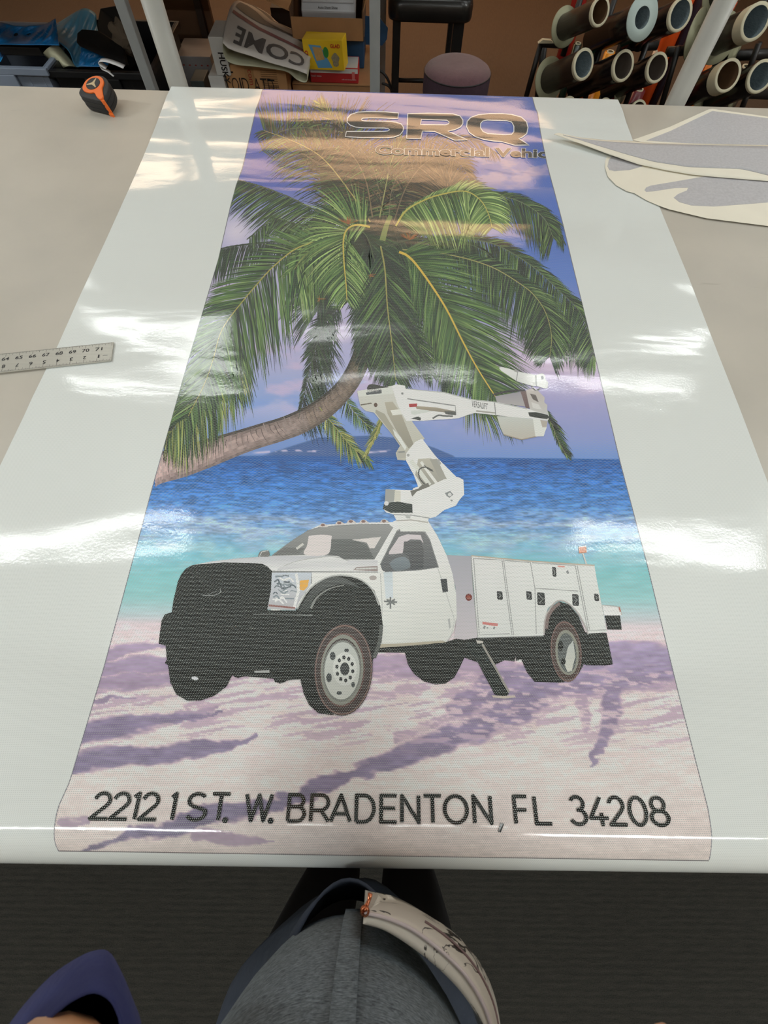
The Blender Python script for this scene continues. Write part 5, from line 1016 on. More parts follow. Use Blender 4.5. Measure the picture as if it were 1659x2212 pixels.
for k in range(4): b.box((x0 + .205, 2.5160, z1 - .066 - k * .013), (.042, .0006, .0016))
b.build('printed_lines', m_card2, r)
b = MB(); b.lathe([(.0, 0), (.03, 0)], frame((x0 + .155, 2.5168, z1 - .125), (1, 0, 0), (0, 0, 1)), 24); b.build('red_disc', m_redink, r)
text_on('printed_mark', 'IOI', m_ink, frame((x0 + .035, 2.5165, z1 - .135), (1, 0, 0), (0, 0, 1)), .028, .026, r, .0004)
tag(r, 'brown carton marked with black handwriting and printed tape, below the folded banner', 'box')
# white boxes with HUSKY lettering
r = empty('white_box', (-.8, 2.5, 0)); xa, xb, za, zb2 = facebox(459, 491, 165, 240, 2.505, .2, m_wht, r, zb=0); text_on('brand_lettering', 'H', m_ink, frame((xa + .038, 2.5035, zb2 - .045), (0, 0, -1), (1, 0, 0)), .034, .034, r, .0004, .02)
tag(r, 'white carton with a large black sideways letter, under the other white box', 'box', 'white cartons left of the marked box')
r = empty('white_box', (-.8, 2.5, zb2)); x0, x1, z0, z1 = facebox(459, 490, 80, 164, 2.51, .17, m_wht, r, zb=zb2 + .001); text_on('brand_lettering', 'HUSKY', m_ink, frame((x0 + .026, 2.5085, z1 - .045), (0, 0, -1), (1, 0, 0)), .098, .026, r, .0004, .02)
tag(r, 'tall white carton with black sideways lettering, standing on the other white box', 'box', 'white cartons left of the marked box')
# folded printed banner on top (looped sheet)
r = empty('folded_banner', (-.55, 2.6, OT)); m_ban = mat('white_banner', (196, 190, 184), .5, noise=.03); m_bgrey = mat('banner_grey', (92, 88, 86), .55, noise=.05); m_bmar = mat('banner_maroon', (140, 92, 92), .55); m_bin = mat('banner_back', (190, 190, 164), .5)
def bpt(px, py, Y): return Vector(V3(at_y(px, py, Y)))
frontE = [bpt(*q, 2.44) for q in [(481, 92), (492, 104), (512, 112), (540, 120), (575, 133), (610, 143), (640, 151), (663, 160)]]
backE = [bpt(*q) for q in [(535, 12, 3.05), (560, 18, 3.05), (580, 30, 3.02), (600, 50, 2.98), (625, 60, 2.96), (650, 74, 2.93), (672, 90, 2.88), (690, 108, 2.86)]]
def bsurf(u, v):   # u along the sheet, v from the front edge to the back
    i = min(int(u * 7), 6); k = u * 7 - i; a = frontE[i].lerp(frontE[i + 1], k); c = backE[i].lerp(backE[i + 1], k); return a.lerp(c, v) + Vector((0, 0, .055 * math.sin(PI * v) * (1 - .5 * u)))
def strip(u0, u1, v0, v1, lift=0, nu=20, nv=12, shape=None):
    vs = []; fs = []
    for i in range(nu + 1):
        for j in range(nv + 1):
            u = u0 + (u1 - u0) * i / nu; f = shape(u) if shape else (v0, v1); v = f[0] + (f[1] - f[0]) * j / nv; vs.append(bsurf(u, v) + Vector((0, -.3, 1)).normalized() * lift)
    for i in range(nu):
        for j in range(nv): q = i * (nv + 1) + j; fs.append((q, q + nv + 1, q + nv + 2, q + 1))
    return vs, fs
vs, fs = strip(0, 1, 0, 1); MB().add(vs, fs, True).build('sheet', m_ban, r, solid=.002)
lower = [bpt(*q, 2.46) for q in [(481, 92), (483, 115), (492, 132), (514, 140), (545, 143), (585, 148), (620, 155), (642, 172), (658, 178), (664, 172), (663, 160)]]
vs = []; fs = []
lp = bez([tuple(v) for v in lower], 50)
for p in lp:
    for k in range(5): vs.append((p[0], p[1] + .08 * k, p[2] + .002 * k + .0))
for i in range(49):
    for k in range(4): q = i * 5 + k; fs.append((q, q + 5, q + 6, q + 1))
MB().add(vs, fs, True).build('lower_fold', m_bin, r, solid=.002)
for nm, m_, sh in (('grey_stripe', m_bgrey, lambda u: (.50 - .05 * math.sin(6 * u), .62 + .04 * math.sin(8 * u))), ('maroon_stripe', m_bmar, lambda u: (.36 - .03 * u, .41 - .03 * u)), ('grey_panel', m_bgrey, lambda u: (.80, .97 - .1 * abs(math.sin(9 * u))))):
    vs, fs = strip(.06, .97, 0, 1, .0025, 30, 4, sh); MB().add(vs, fs, True).build(nm, m_, r)
v2, f2 = text_mesh('COME', .02); lo = v2.min(0); hi = v2.max(0); vs = []
for x, y in v2: uu = 1 - (x - lo[0]) / (hi[0] - lo[0]); vv = (y - lo[1]) / (hi[1] - lo[1]); vs.append(bsurf(.20 + .74 * uu, .26 - .20 * vv + .0) + Vector((0, -.3, 1)).normalized() * .0026)
MB().add(vs, f2).build('banner_lettering', m_bgrey, r)
tag(r, 'folded white printed banner with grey lettering and stripes, draped over the marked carton', 'banner')
# thin leaning board and clutter between post and tube
r = empty('leaning_board', (-.9, 3.3, 0)); A0 = at_y(352, 0, 3.1); A1 = at_y(452, 100, 3.1)
MB().box(((A0[0] + A1[0]) / 2 + .02, 3.12, .42), (A1[0] - A0[0] + .05, .03, .84)).build('panel', m_card2, r); MB().box((float(at_y(440, 60, 3.09)[0]), 3.09, .43), (.03, .03, .86)).build('batten', mat('dark_wood', (46, 32, 24), .6), r); MB().box((float(at_y(415, 110, 3.09)[0]), 3.085, zat(112, 3.085)), (.30, .02, .04)).build('batten', MATS['dark_wood'], r)
tag(r, 'dark cardboard panel with battens leaning behind the round tube', 'panel')
r = empty('perforated_tray', (-.9, 2.9, 0)); x0, x1, z0, z1 = facebox(386, 460, 122, 175, 2.75, .2, mat('pale_grey_tray', (150, 146, 146), .6, noise=.05), r, 'tray', zb=.10)
b = MB()
for k in range(7): b.box((x0 + .03 + k * .028, 2.7495, z1 - .03), (.008, .001, .004))
b.build('slots', m_redink, r); MB().box(((x0 + x1) / 2, 2.85, .05), (x1 - x0 - .02, .18, .10)).build('base', m_blk, r)
tag(r, 'pale grey slotted tray on the floor left of the white cartons', 'tray')
r = empty('grey_gadget', (-.85, 2.6, 0)); facebox(420, 448, 175, 240, 2.6, .12, mat('steel_grey_box', (74, 84, 84), .5, noise=.1), r, 'housing', zb=0); tag(r, 'small dark grey metal housing beside the white carton', 'housing')
# cables by the leg
for k, (dx, dz) in enumerate(((0, 0), (.03, -.05))):
    pts = [bpt(px, py, 2.9) + Vector((dx, 0, dz)) for px, py in ((812, 150), (826, 156), (838, 172), (845, 195), (846, 225), (842, 260))]; pts[-1].z = min(pts[-1].z, .1); tag(MB().tube(bez([tuple(p) for p in pts], 30), .006, 8).build('cable', m_blk), ('black cable hanging in a curve between the grey leg and the bar stool', 'second black cable, the lower of the two beside the bar stool')[k], 'cable', 'cables by the bar stool')
# ------------------------------------------------------------------ bar stool and padded stool
bs = empty('bar_stool', (.2, 3.05, 0)); m_vin = mat('black_vinyl', (26, 25, 24), .28, noise=.1, nscale=5, bump=.08, bscale=30); m_lw = mat('black_wood_leg', (18, 16, 16), .4)
XS0, XS1 = float(at_y(838, 30, 2.85)[0]), float(at_y(1022, 40, 2.85)[0]); xc = (XS0 + XS1) / 2
def cushion(cx_, cy_, z0, z1, w, d, m, parent, nm, crown=.012):
    prof_ = [(.985, 0), (1.0, .15), (1.0, .6), (.975, .85), (.90, .97), (.6, 1.02), (.0, 1.04)]; vs = []; fs = []; base = rsq(1, 1, .32, 8); n = len(base)
    for s_, t in prof_:
        for x, y in base: vs.append((cx_ + x * s_ * w / 2, cy_ + y * s_ * d / 2, z0 + (z1 - z0) * t + (crown if s_ < .95 else 0) * (1 - s_)))
    for i in range(len(prof_) - 1):
        for k in range(n): fs.append((i * n + k, i * n + (k + 1) % n, (i + 1) * n + (k + 1) % n, (i + 1) * n + k))
    fs.append(tuple(range(n))[::-1]); return MB().add(vs, fs, True).build(nm, m, parent)
zs = zat(47, 2.85); cushion(xc, 2.85 + .19, zs, zs + .075, XS1 - XS0, .38, m_vin, bs, 'seat')
for X in (float(at_y(857, 60, 2.9)[0]), float(at_y(990, 60, 2.9)[0])):
    for Y in (2.9, 3.16): MB().box((X, Y, zs / 2), (.036 if X < .2 else .05, .036, zs), bevel=.003).build('leg', m_lw, bs)
XA, XB = float(at_y(857, 60, 2.9)[0]), float(at_y(990, 60, 2.9)[0]); zf2 = zat(172, 2.9)
MB().tube([(XA, 2.9, zf2), (XB, 2.9, zf2)], .009, 10).build('footrest', m_lw, bs); 
tag(bs, 'black bar stool with a glossy vinyl seat behind the work table', 'stool')
ps = empty('padded_stool', (.25, 2.45, 0)); OC = at_y(990, 141, 2.45); ox, oz = float(OC[0]), float(OC[2]); OR_ = .139
m_pur = mat('purple_fabric', (92, 62, 68), .9, noise=.12, nscale=90, bump=.3, bscale=400, sheen=.3)
Mo = Matrix.Translation((ox, 2.45, oz)); MB().lathe([(.0, .012), (OR_ * .5, .010), (OR_ * .8, .003), (OR_ * .95, -.008), (OR_, -.018)], Mo, 40).build('seat_top', m_pur, ps)
MB().lathe([(OR_, -.018), (OR_ * 1.01, -.03), (OR_ * 1.01, -.085), (OR_ * .97, -.098), (OR_ * .6, -.10), (0, -.10)], Mo, 40).build('seat_side', mat('dark_purple_fabric', (62, 44, 56), .9, noise=.1, nscale=90, bump=.3, bscale=400), ps)
MB().tube([Mo @ Vector((OR_ * 1.005 * math.cos(a), OR_ * 1.005 * math.sin(a), -.019)) for a in np.linspace(0, 2 * PI, 41)], .0022, 6, cap=False).build('piping', m_blk, ps)
MB().tube([Mo @ Vector((OR_ * .985 * math.cos(a), OR_ * .985 * math.sin(a), -.096)) for a in np.linspace(0, 2 * PI, 41)], .0022, 6, cap=False).build('piping', m_blk, ps)
m_wl = mat('walnut_leg', (112, 72, 50), .5, noise=.1, nscale=6, stretch=(6, 6, 1))
for k in range(4):
    a = PI / 4 + k * PI / 2; p = Vector((ox + .08 * math.cos(a) , 2.45 + .08 * math.sin(a), oz - .1)); MB().tube([p, Vector((ox + .15 * math.cos(a), 2.45 + .15 * math.sin(a), 0))], [.016, .011], 12).build('leg', m_wl, ps)
tag(ps, 'round padded stool with purple fabric seat and wooden legs in front of the bar stool', 'stool')
# ================================================================== vinyl rolls on the rack, right
m_rblk = mat('glossy_black_vinyl', (24, 20, 22), .22, noise=.1, nscale=6); m_rbrn = mat('dark_brown_vinyl', (50, 40, 34), .28, noise=.1, nscale=6); m_cor = mat('cream_core', (196, 190, 164), .7); m_coriw = mat('printed_core_liner', (120, 134, 140), .7, noise=.25, nscale=60, stretch=(1, 1, 6)); m_corib = mat('brown_core_liner', (104, 78, 52), .8, noise=.1); m_corig = mat('grey_core_liner', (96, 86, 78), .8, noise=.1)
m_fl = mat('cream_flange', (156, 156, 128), .6, noise=.03); m_frm = mat('black_rack_steel', (22, 20, 20), .45)
def axis_frame(N, Fp):
    z = (Vector(N) - Vector(Fp)).normalized(); x = z.orthogonal().normalized(); y = z.cross(x); M = Matrix.Identity(4)
    for i in range(3): M[i][0] = x[i]; M[i][1] = y[i]; M[i][2] = z[i]; M[i][3] = N[i]
    return M
ROLLW = ['uppermost roll at the far left of the rack', 'second roll of the top row with a pale cone in its end', 'third roll of the top row', 'large roll right of the grey tube, top row',
         'left roll of the middle row, wide disc behind it', 'second roll of the middle row', 'third roll of the middle row', 'roll right of the grey tube with brown core, middle row', 'rightmost roll of the middle row', 'lowest row, left end', 'lowest row, second', 'lowest row, third', 'roll cut by the upper right corner of the view']
ROLLS = [(1297, 25, 25, 2.62, m_rbrn, m_corib, 1, 0), (1388, 38, 30, 2.60, m_rblk, m_coriw, 0, 1), (1470, 31, 29, 2.62, m_rblk, m_coriw, 0, 0), (1633, 47, 33, 2.62, m_rbrn, m_coriw, 1, 2), (1261, 139, 28, 2.60, m_rbrn, m_coriw, 1, 0), (1347, 142, 28, 2.62, m_rblk, m_corig, 0, 0),
         (1420, 146, 27, 2.64, m_rblk, m_corig, 0, 0), (1573, 163, 30, 2.62, m_rblk, m_corib, 0, 2), (1644, 165, 30, 2.64, m_rblk, m_coriw, 0, 0), (1229, 234, 22, 2.60, m_rbrn, m_corig, 0, 0), (1306, 236, 21, 2.62, m_rbrn, m_corig, 0, 0), (1379, 241, 22, 2.64, m_rbrn, m_corig, 0, 0), (1640, -52, 30, 2.75, m_rblk, m_coriw, 1, 0)]
for i, (cx_, cy_, rp, Y, mb, mi, fl_, cone) in enumerate(ROLLS):
    N = Vector(V3(at_y(cx_, cy_, Y))); Fp = Vector(V3(at_y(cx_ - 62, cy_ + 27, Y + .16))); ax = (Fp - N).normalized(); L = .24 if fl_ else .34; Fp = N + ax * L
    dep = (N - Vector(CAM)).dot(Vector(V3(RC @ np.array([0, 0, -1.])))); rr = rp * dep / F * .92; M = axis_frame(N, Fp); r = empty('vinyl_roll', N)
    MB().lathe([(rr * .86, -.012), (rr * .97, -.010), (rr * .985, -.016), (rr * .985, -L), (rr * .8, -L)], M, 32).build('film_winding', mb, r)
    k = 1.32 if cone == 1 else 1.0
    MB().lathe([(rr * .80 * k if cone != 1 else rr * .62, -.001), (rr * .98 * k, 0), (rr * 1.0 * k, -.003), (rr * (.97 if cone != 2 else 1.0), -.02 if cone != 2 else -.055)], M, 32).build('core_rim', m_cor if cone != 1 else mat('pale_blue_cone', (168, 184, 180), .5), r)
    MB().lathe([(rr * .80 if cone != 1 else rr * .62, -.001), (rr * .78 if cone != 1 else rr * .5, -.20), (0, -.20)], M, 32).build('core_bore', mi, r)
    if fl_: MB().lathe([(rr * .9, -L + .002), (rr * 1.5, -L + .002), (rr * 1.5, -L - .003), (0, -L - .003)], M, 40).build('flange', m_fl, r)
    tag(r, ('dark' if mb is m_rblk else 'dark brown') + ' vinyl roll, ' + ROLLW[i], 'roll', 'vinyl rolls lying on the rack')
# loose flanges seen between the rolls
for i, (cx_, cy_, rx, lb) in enumerate(((1345, 190, 30, 'cream round flange below the second roll of the middle row'), (1503, 75, 40, 'large cream round flange left of the grey tube at the top'), (1590, 104, 30, 'cream round flange between the rolls right of the grey tube'), (1505, 243, 34, 'cream round flange just above the table edge by the grey tube'), (1590, 205, 26, 'cream flange above the decal sheets'), (1488, 160, 18, 'small cream flange touching the grey tube on its left side'))):
    N = Vector(V3(at_y(cx_, cy_, 2.86))); Fp = N + Vector((-.16, .16, -.06)); M = axis_frame(N, Fp); R_ = rx * .0021; o = empty('roll_flange', N)
    MB().lathe([(0, 0), (R_ * .35, 0), (R_ * .4, .004), (R_ * .45, 0), (R_, 0), (R_, -.004), (0, -.004)], M, 36).build('disc', m_fl, o); tag(o, lb, 'flange', 'loose flanges on the rack')
# upright colour rolls behind
COLS = [(1196, 1212, 118, (44, 84, 150), 'blue'), (1212, 1232, 186, (196, 150, 112), 'tan'), (1203, 1232, -60, (150, 34, 30), 'scarlet'), (1253, 1287, 50, (20, 84, 62), 'dark green'), (1232, 1250, 80, (28, 46, 34), 'blackish green'), (1304, 1328, 96, (222, 146, 36), 'orange yellow'), (1328, 1344, 98, (150, 96, 40), 'ochre'), (1262, 1292, 184, (190, 62, 36), 'vermilion'),
        (1292, 1316, 176, (206, 130, 40), 'amber'), (1346, 1378, 184, (160, 30, 40), 'crimson'), (1408, 1424, 90, (206, 180, 156), 'pale peach'), (1424, 1450, 60, (52, 34, 50), 'plum'), (1398, 1426, 176, (112, 44, 52), 'ridged maroon'), (1414, 1446, -60, (224, 86, 30), 'orange'), (1536, 1556, 80, (214, 122, 46), 'shiny orange'), (1512, 1534, -60, (204, 70, 40), 'brick red'), (1446, 1466, -60, (46, 34, 44), 'blackish purple'), (1560, 1600, 120, (60, 44, 38), 'dark brown'), (1610, 1650, 120, (46, 36, 34), 'blackish brown')]
for i, (x0, x1, yt, c, nm) in enumerate(COLS):
    Y = 3.25 + .1 * (i % 3); a = at_y(x0, 120, Y); b_ = at_y(x1, 120, Y); X = (a[0] + b_[0]) / 2; R_ = (b_[0] - a[0]) / 2; zt_ = zat(yt, Y) if yt > -50 else 1.15
    r = empty('upright_roll', (X, Y, 0)); MB().lathe([(R_ * .6, zt_ - .004), (R_, zt_ - .004), (R_, .0), (0, .0)], Matrix.Translation((X, Y, 0)), 24).build('film_winding', mat('roll_colour_%d' % i, c, .25, noise=.1, nscale=12, stretch=(1, 1, .1)), r)
    MB().lathe([(R_ * .45, zt_), (R_ * .62, zt_ + .002), (R_ * .62, zt_ - .01)], Matrix.Translation((X, Y, 0)), 20).build('core_rim', m_cor, r); tag(r, '%s vinyl roll standing upright behind the lying rolls' % nm, 'roll', 'coloured rolls standing behind the rack')
# the rack
rk = empty('roll_rack', (1.5, 2.95, 0)); b = []
def bar(p, q, Y0, Y1, r_, name='bar'):
    a = Vector(V3(at_y(*p, Y0))); c = Vector(V3(at_y(*q, Y1))); MB().tube([a, c], r_, 10).build(name, m_frm, rk)
bar((1170, 88), (1128, 240), 2.9, 2.9, .013, 'leg'); bar((1176, 90), (1158, 240), 3.0, 3.0, .017, 'leg'); bar((1172, 92), (1228, 96), 2.9, 2.9, .016)
for p, q in (((1256, -10), (1216, 120)), ((1330, -10), (1285, 130)), ((1420, -10), (1376, 110)), ((1302, 84), (1256, 240)), ((1398, 92), (1346, 240)), ((1466, 100), (1424, 245)), ((1565, 95), (1528, 180)), ((1640, 92), (1600, 200)), ((1620, 190), (1596, 250)), ((1655, -10), (1628, 60))): bar(p, q, 2.84, 2.84, .013, 'strut')
bar((1355, 100), (1420, 98), 2.86, 2.86, .017); bar((1440, 112), (1500, 108), 2.86, 2.86, .018); bar((1480, 195), (1680, 205), 2.9, 2.9, .02); bar((1560, 120), (1700, 116), 2.9, 2.9, .02)
for X in (1.15, 2.6):
    MB().box((X, 3.0, .45), (.04, .04, .9)).build('post', m_frm, rk)
MB().box((1.9, 3.02, .04), (1.5, .5, .03)).build('base_shelf', m_frm, rk)
MB().add([V3(at_y(1162, 92, 2.88)), V3(at_y(1172, 84, 2.88)), V3(at_y(1190, 86, 2.88)), V3(at_y(1196, 92, 2.88))], [(0, 1, 2, 3)]).build('end_cap', m_cor, rk, solid=.02)
MB().add([V3(at_y(px, py, 2.98)) for px, py in ((1170, 200), (1190, 196), (1205, 215), (1210, 250), (1150, 250))], [(0, 1, 2, 3, 4)]).build('foot_plate', m_frm, rk, solid=.03)
tag(rk, 'black steel rack carrying lying vinyl rolls, behind the right end of the table', 'rack')

# ================================================================== bins and film under the storage table, left
m_bin2 = mat('blue_grey_plastic', (132, 144, 162), .45, noise=.05, nscale=10); m_tote = mat('black_tote', (20, 21, 24), .4, noise=.1)
def binn(label, x0, x1, yt, yb, Y, dep, m, name, notches=()):
    r = empty(name, (0, Y, 0)); a = at_y(x0, yt, Y); c = at_y(x1, yt, Y); z1 = float(a[2] + c[2]) / 2; xa, xb = float(a[0]), float(c[0]); r.location = ((xa + xb) / 2, Y, 0)
    t = .004; b = MB(); ins = .03
    # tapered open tub, walls outside and inside
    o1 = [(xa, Y, z1), (xb, Y, z1), (xb, Y + dep, z1), (xa, Y + dep, z1)]; o0 = [(xa + ins, Y + ins, 0), (xb - ins, Y + ins, 0), (xb - ins, Y + dep - ins, 0), (xa + ins, Y + dep - ins, 0)]
    i1 = [(xa + t, Y + t, z1), (xb - t, Y + t, z1), (xb - t, Y + dep - t, z1), (xa + t, Y + dep - t, z1)]; i0 = [(xa + ins + t, Y + ins + t, .01), (xb - ins - t, Y + ins + t, .01), (xb - ins - t, Y + dep - ins - t, .01), (xa + ins + t, Y + dep - ins - t, .01)]
    vs = o1 + o0 + i1 + i0; fs = [(k, (k + 1) % 4, 4 + (k + 1) % 4, 4 + k)[::-1] for k in range(4)] + [(8 + k, 8 + (k + 1) % 4, 12 + (k + 1) % 4, 12 + k) for k in range(4)] + [(k, (k + 1) % 4, 8 + (k + 1) % 4, 8 + k) for k in range(4)] + [(4, 5, 6, 7), (12, 13, 14, 15)]
    b.add(vs, fs).build('tub', m, r)
    b = MB(); w = .022
    for (p, q, sx, sy) in (((xa + xb) / 2, Y - .008, xb - xa + .03, .016), ((xa + xb) / 2, Y + dep + .008, xb - xa + .03, .016), (xa - .008, Y + dep / 2, .016, dep), (xb + .008, Y + dep / 2, .016, dep)): b.box((p, q, z1 - w / 2), (sx, sy, w), bevel=.003)
    b.build('rim', m, r)
    b = MB(); n = 7
    for k in range(n): x = xa + (xb - xa) * (k + .5) / n; b.box((x, Y - .004 + .012, z1 - .06), (.008, .014, .09))
    b.build('ribs', m, r); MB().box(((xa + xb) / 2, Y - .01, z1 - .045), ((xb - xa) * .36, .012, .05), bevel=.004).build('handle_pad', m, r)
    tag(r, label, 'bin'); return r, z1, xa, xb
r, zq, xa, xb = binn('blue grey plastic bin at the left edge, beside the black tote', -120, 92, 142, 0, 2.35, .42, m_bin2, 'storage_bin')
r2, z2, xa2, xb2 = binn('open black plastic tote full of blue film, under the storage table', 112, 318, 152, 0, 2.36, .5, m_tote, 'storage_tote')
r = empty('black_case', ((xa + xb) / 2, 2.5, zq)); x0, x1, za, zb3 = facebox(4, 92, 102, 139, 2.44, .16, mat('matte_black_case', (17, 16, 17), .6), r, 'lid', zb=zq + .002); tag(r, 'matte black lidded case resting on the blue grey bin', 'case')
# blue film, crumpled
def cloth(name, top, bot, Y0, Y1, m, label, cat, amp=.02, seed=1, parent=None, nu=48, nv=22):
    t_ = bez(top, nu + 1); b_ = bez(bot, nu + 1); vs = []; fs = []; R = np.random.RandomState(seed)
    for i in range(nu + 1):
        for j in range(nv + 1):
            v = j / nv; p = t_[i] * (1 - v) + b_[i] * v; Y = Y1 + (Y0 - Y1) * v; n = float(fbm(np.array(i * .16 + v * 1.5), np.array(v * 1.6 + i * .05), 3, seed)) - .5; n += .6 * (abs(float(vnoise(np.array(i * .22 + v * 3), np.array(v * 2.), seed + 9)) - .5))
            vs.append(V3(at_y(p[0], p[1], Y + n * amp * 6 * math.sin(PI * min(max(v, .04), .96)) )))
    for i in range(nu):
        for j in range(nv): q = i * (nv + 1) + j; fs.append((q, q + 1, q + nv + 2, q + nv + 1))
    o = MB().add(vs, fs, True).build(name, m, None, solid=.0012); o['label'] = label; o['category'] = cat; return o
def blue_mat(nm, c): return mat(nm, c, .35, noise=.22, nscale=5, bump=.5, bscale=9)
cloth('blue_film', [(-60, 42), (0, 48), (40, 56), (95, 52), (120, 40)], [(-60, 96), (0, 96), (50, 97), (95, 97), (128, 98)], 2.42, 2.60, blue_mat('blue_film', (30, 120, 186)), 'crumpled deep blue film lying over the black case at the far left', 'film', seed=3)
cloth('blue_film', [(100, 64), (128, 48), (160, 28), (184, 18), (206, 30), (208, 50)], [(98, 70), (120, 86), (148, 110), (162, 142), (178, 144), (230, 143)], 2.50, 2.80, blue_mat('light_blue_film', (96, 176, 222)), 'lighter blue film sheet standing up out of the black tote', 'film', seed=7)
cloth('blue_film', [(-40, 84), (-10, 88), (6, 96), (14, 110)], [(-40, 150), (-10, 140), (0, 134), (4, 128)], 2.40, 2.55, blue_mat('bright_blue_film', (30, 160, 230)), 'small bright blue film fold at the left edge beside the black case', 'film', seed=5, amp=.008)
cloth('blue_film', [(176, 100), (200, 108), (228, 122), (236, 136)], [(170, 142), (190, 144), (212, 144), (232, 143)], 2.44, 2.50, blue_mat('dark_blue_film', (26, 110, 170)), 'dark blue film fold behind the rim of the black tote', 'film', seed=8, amp=.006)
# cream tube, black panels, paper scraps
r = empty('cream_paper_tube', at_y(126, 120, 2.42)); q = [Vector(V3(at_y(*p, y))) for p, y in (((108, 128), 2.40), ((140, 108), 2.56))]; Mx = axis_frame(q[0], q[1]); e = []
for k in range(29): a = 2 * PI * k / 28; e.append(Mx @ Vector((.052 * math.cos(a), .030 * math.sin(a), 0)))
ln_ = Vector(V3(at_y(162, 148, 2.44))) - Vector(V3(at_y(112, 122, 2.42)))
c0 = [Vector(V3(at_y(*p, 2.42))) for p in ((92, 116), (96, 108), (126, 97), (166, 142), (166, 152), (140, 152), (112, 146), (98, 132))]
top = bez([(92, 116), (100, 107), (126, 97)], 10); vs = []; fs = []
A0_, B0_ = np.array([92, 116.]), np.array([133, 150.]); A1_, B1_ = np.array([127, 97.]), np.array([168, 146.])
for i in range(13):
    u = i / 12; base = A0_ + (A1_ - A0_) * u; far = B0_ + (B1_ - B0_) * u; bulge = math.sin(PI * u)
    for j in range(9): v = j / 8; p = base + (far - base) * v; P_ = at_y(p[0] - 3 * bulge, p[1] - 5 * bulge, 2.46 - .05 * bulge + .06 * u); vs.append(V3(P_))
for i in range(12):
    for j in range(8): k = i * 9 + j; fs.append((k, k + 9, k + 10, k + 1))
MB().add(vs, fs, True).build('outer_wall', mat('cream_paper', (226, 226, 194), .6), r, solid=.002)
vs = []; fs = []
for i in range(13):
    u = i / 12; base = A0_ + (A1_ - A0_) * u; far = B0_ + (B1_ - B0_) * u; bulge = math.sin(PI * u)
    for j in range(9): v = j / 8; p = base + (far - base) * v; P_ = at_y(p[0] + 3 * bulge * 0 - 2 * bulge, p[1] + 9 * bulge, 2.47 + .05 * bulge + .06 * u); vs.append(V3(P_))
for i in range(12):
    for j in range(8): k = i * 9 + j; fs.append((k, k + 9, k + 10, k + 1))
MB().add(vs, fs, True).build('inner_wall', MATS['cream_paper'], r, solid=.002)
tag(r, 'flattened cream paper tube leaning out of the black tote', 'tube')
def slab(name, pts, Y0, Y1, th, m, label, cat):
    P_ = [Vector(V3(at_y(x, y, Y0 + (Y1 - Y0) * t))) for x, y, t in pts]; n = len(P_); vs = [tuple(p) for p in P_] + [tuple(p + Vector((0, th, -th * .4))) for p in P_]
    fs = [tuple(range(n))[::-1], tuple(range(n, 2 * n))] + [(i, (i + 1) % n, n + (i + 1) % n, n + i) for i in range(n)]; r = empty(name, P_[-1]); MB().add(vs, fs).build('panel', m, r, bevel=.003); tag(r, label, cat); return r
slab('folded_black_panel', [(166, 72, .6), (176, 63, .8), (210, 66, 1), (262, 100, .8), (272, 140, .1), (266, 146, 0), (222, 122, 0), (172, 100, 0), (165, 92, .2)], 2.46, 2.60, .03, mat('matte_black_board', (22, 22, 24), .7, noise=.1), 'stiff matte black board folded over the blue film in the tote', 'board')
slab('black_board', [(216, 18, 1), (262, 10, 1), (276, 60, .7), (300, 130, 0), (280, 150, 0), (232, 96, .3), (208, 60, .6)], 2.66, 2.85, .03, mat('charcoal_board', (30, 27, 25), .8, noise=.1), 'charcoal board standing behind the black tote beside the square leg', 'board')
R = np.random.RandomState(5); bm = bmesh.new(); bmesh.ops.create_icosphere(bm, subdivisions=3, radius=1)
cp = at_y(262, 78, 2.60)
vs = [(cp[0] + v.co.x * .040 * (1 + .25 * math.sin(7 * v.co.z + 3 * v.co.x)), cp[1] + v.co.y * .03, cp[2] + v.co.z * .048 * (1 + .2 * math.sin(6 * v.co.x + 4 * v.co.y))) for v in bm.verts]; bm.verts.index_update()
o = MB().add(vs, [[v.index for v in f.verts] for f in bm.faces], False).build('crumpled_paper', mat('taupe_paper', (112, 100, 86), .8, noise=.1)); bm.free(); tag(o, 'crumpled taupe paper wad against the square grey leg', 'paper')
def ribbon(pts, Y, w, m):
    q = bez(pts, 40); vs = []; fs = []
    for i, p in enumerate(q): a = Vector(V3(at_y(p[0], p[1], Y))); vs += [tuple(a), tuple(a + Vector((0, w, .0)))]
    for i in range(len(q) - 1): fs.append((2 * i, 2 * i + 1, 2 * i + 3, 2 * i + 2))
    return MB().add(vs, fs, True).build('paper_strip', m, None, solid=.0015)
m_strip = mat('white_strip', (236, 236, 236), .5); r = empty('paper_strip', at_y(240, 140, 2.33))
s1 = ribbon([(228, 150), (214, 140), (214, 134), (228, 134), (250, 141), (266, 148)], 2.33, .03, m_strip); s1.parent = r; s1.name = 'upper_loop'
s2 = ribbon([(213, 138), (220, 150), (232, 156), (245, 166)], 2.335, .02, m_strip); s2.parent = r; s2.name = 'hanging_end'
tag(r, 'looped white paper strip hanging over the rim of the black tote', 'paper')
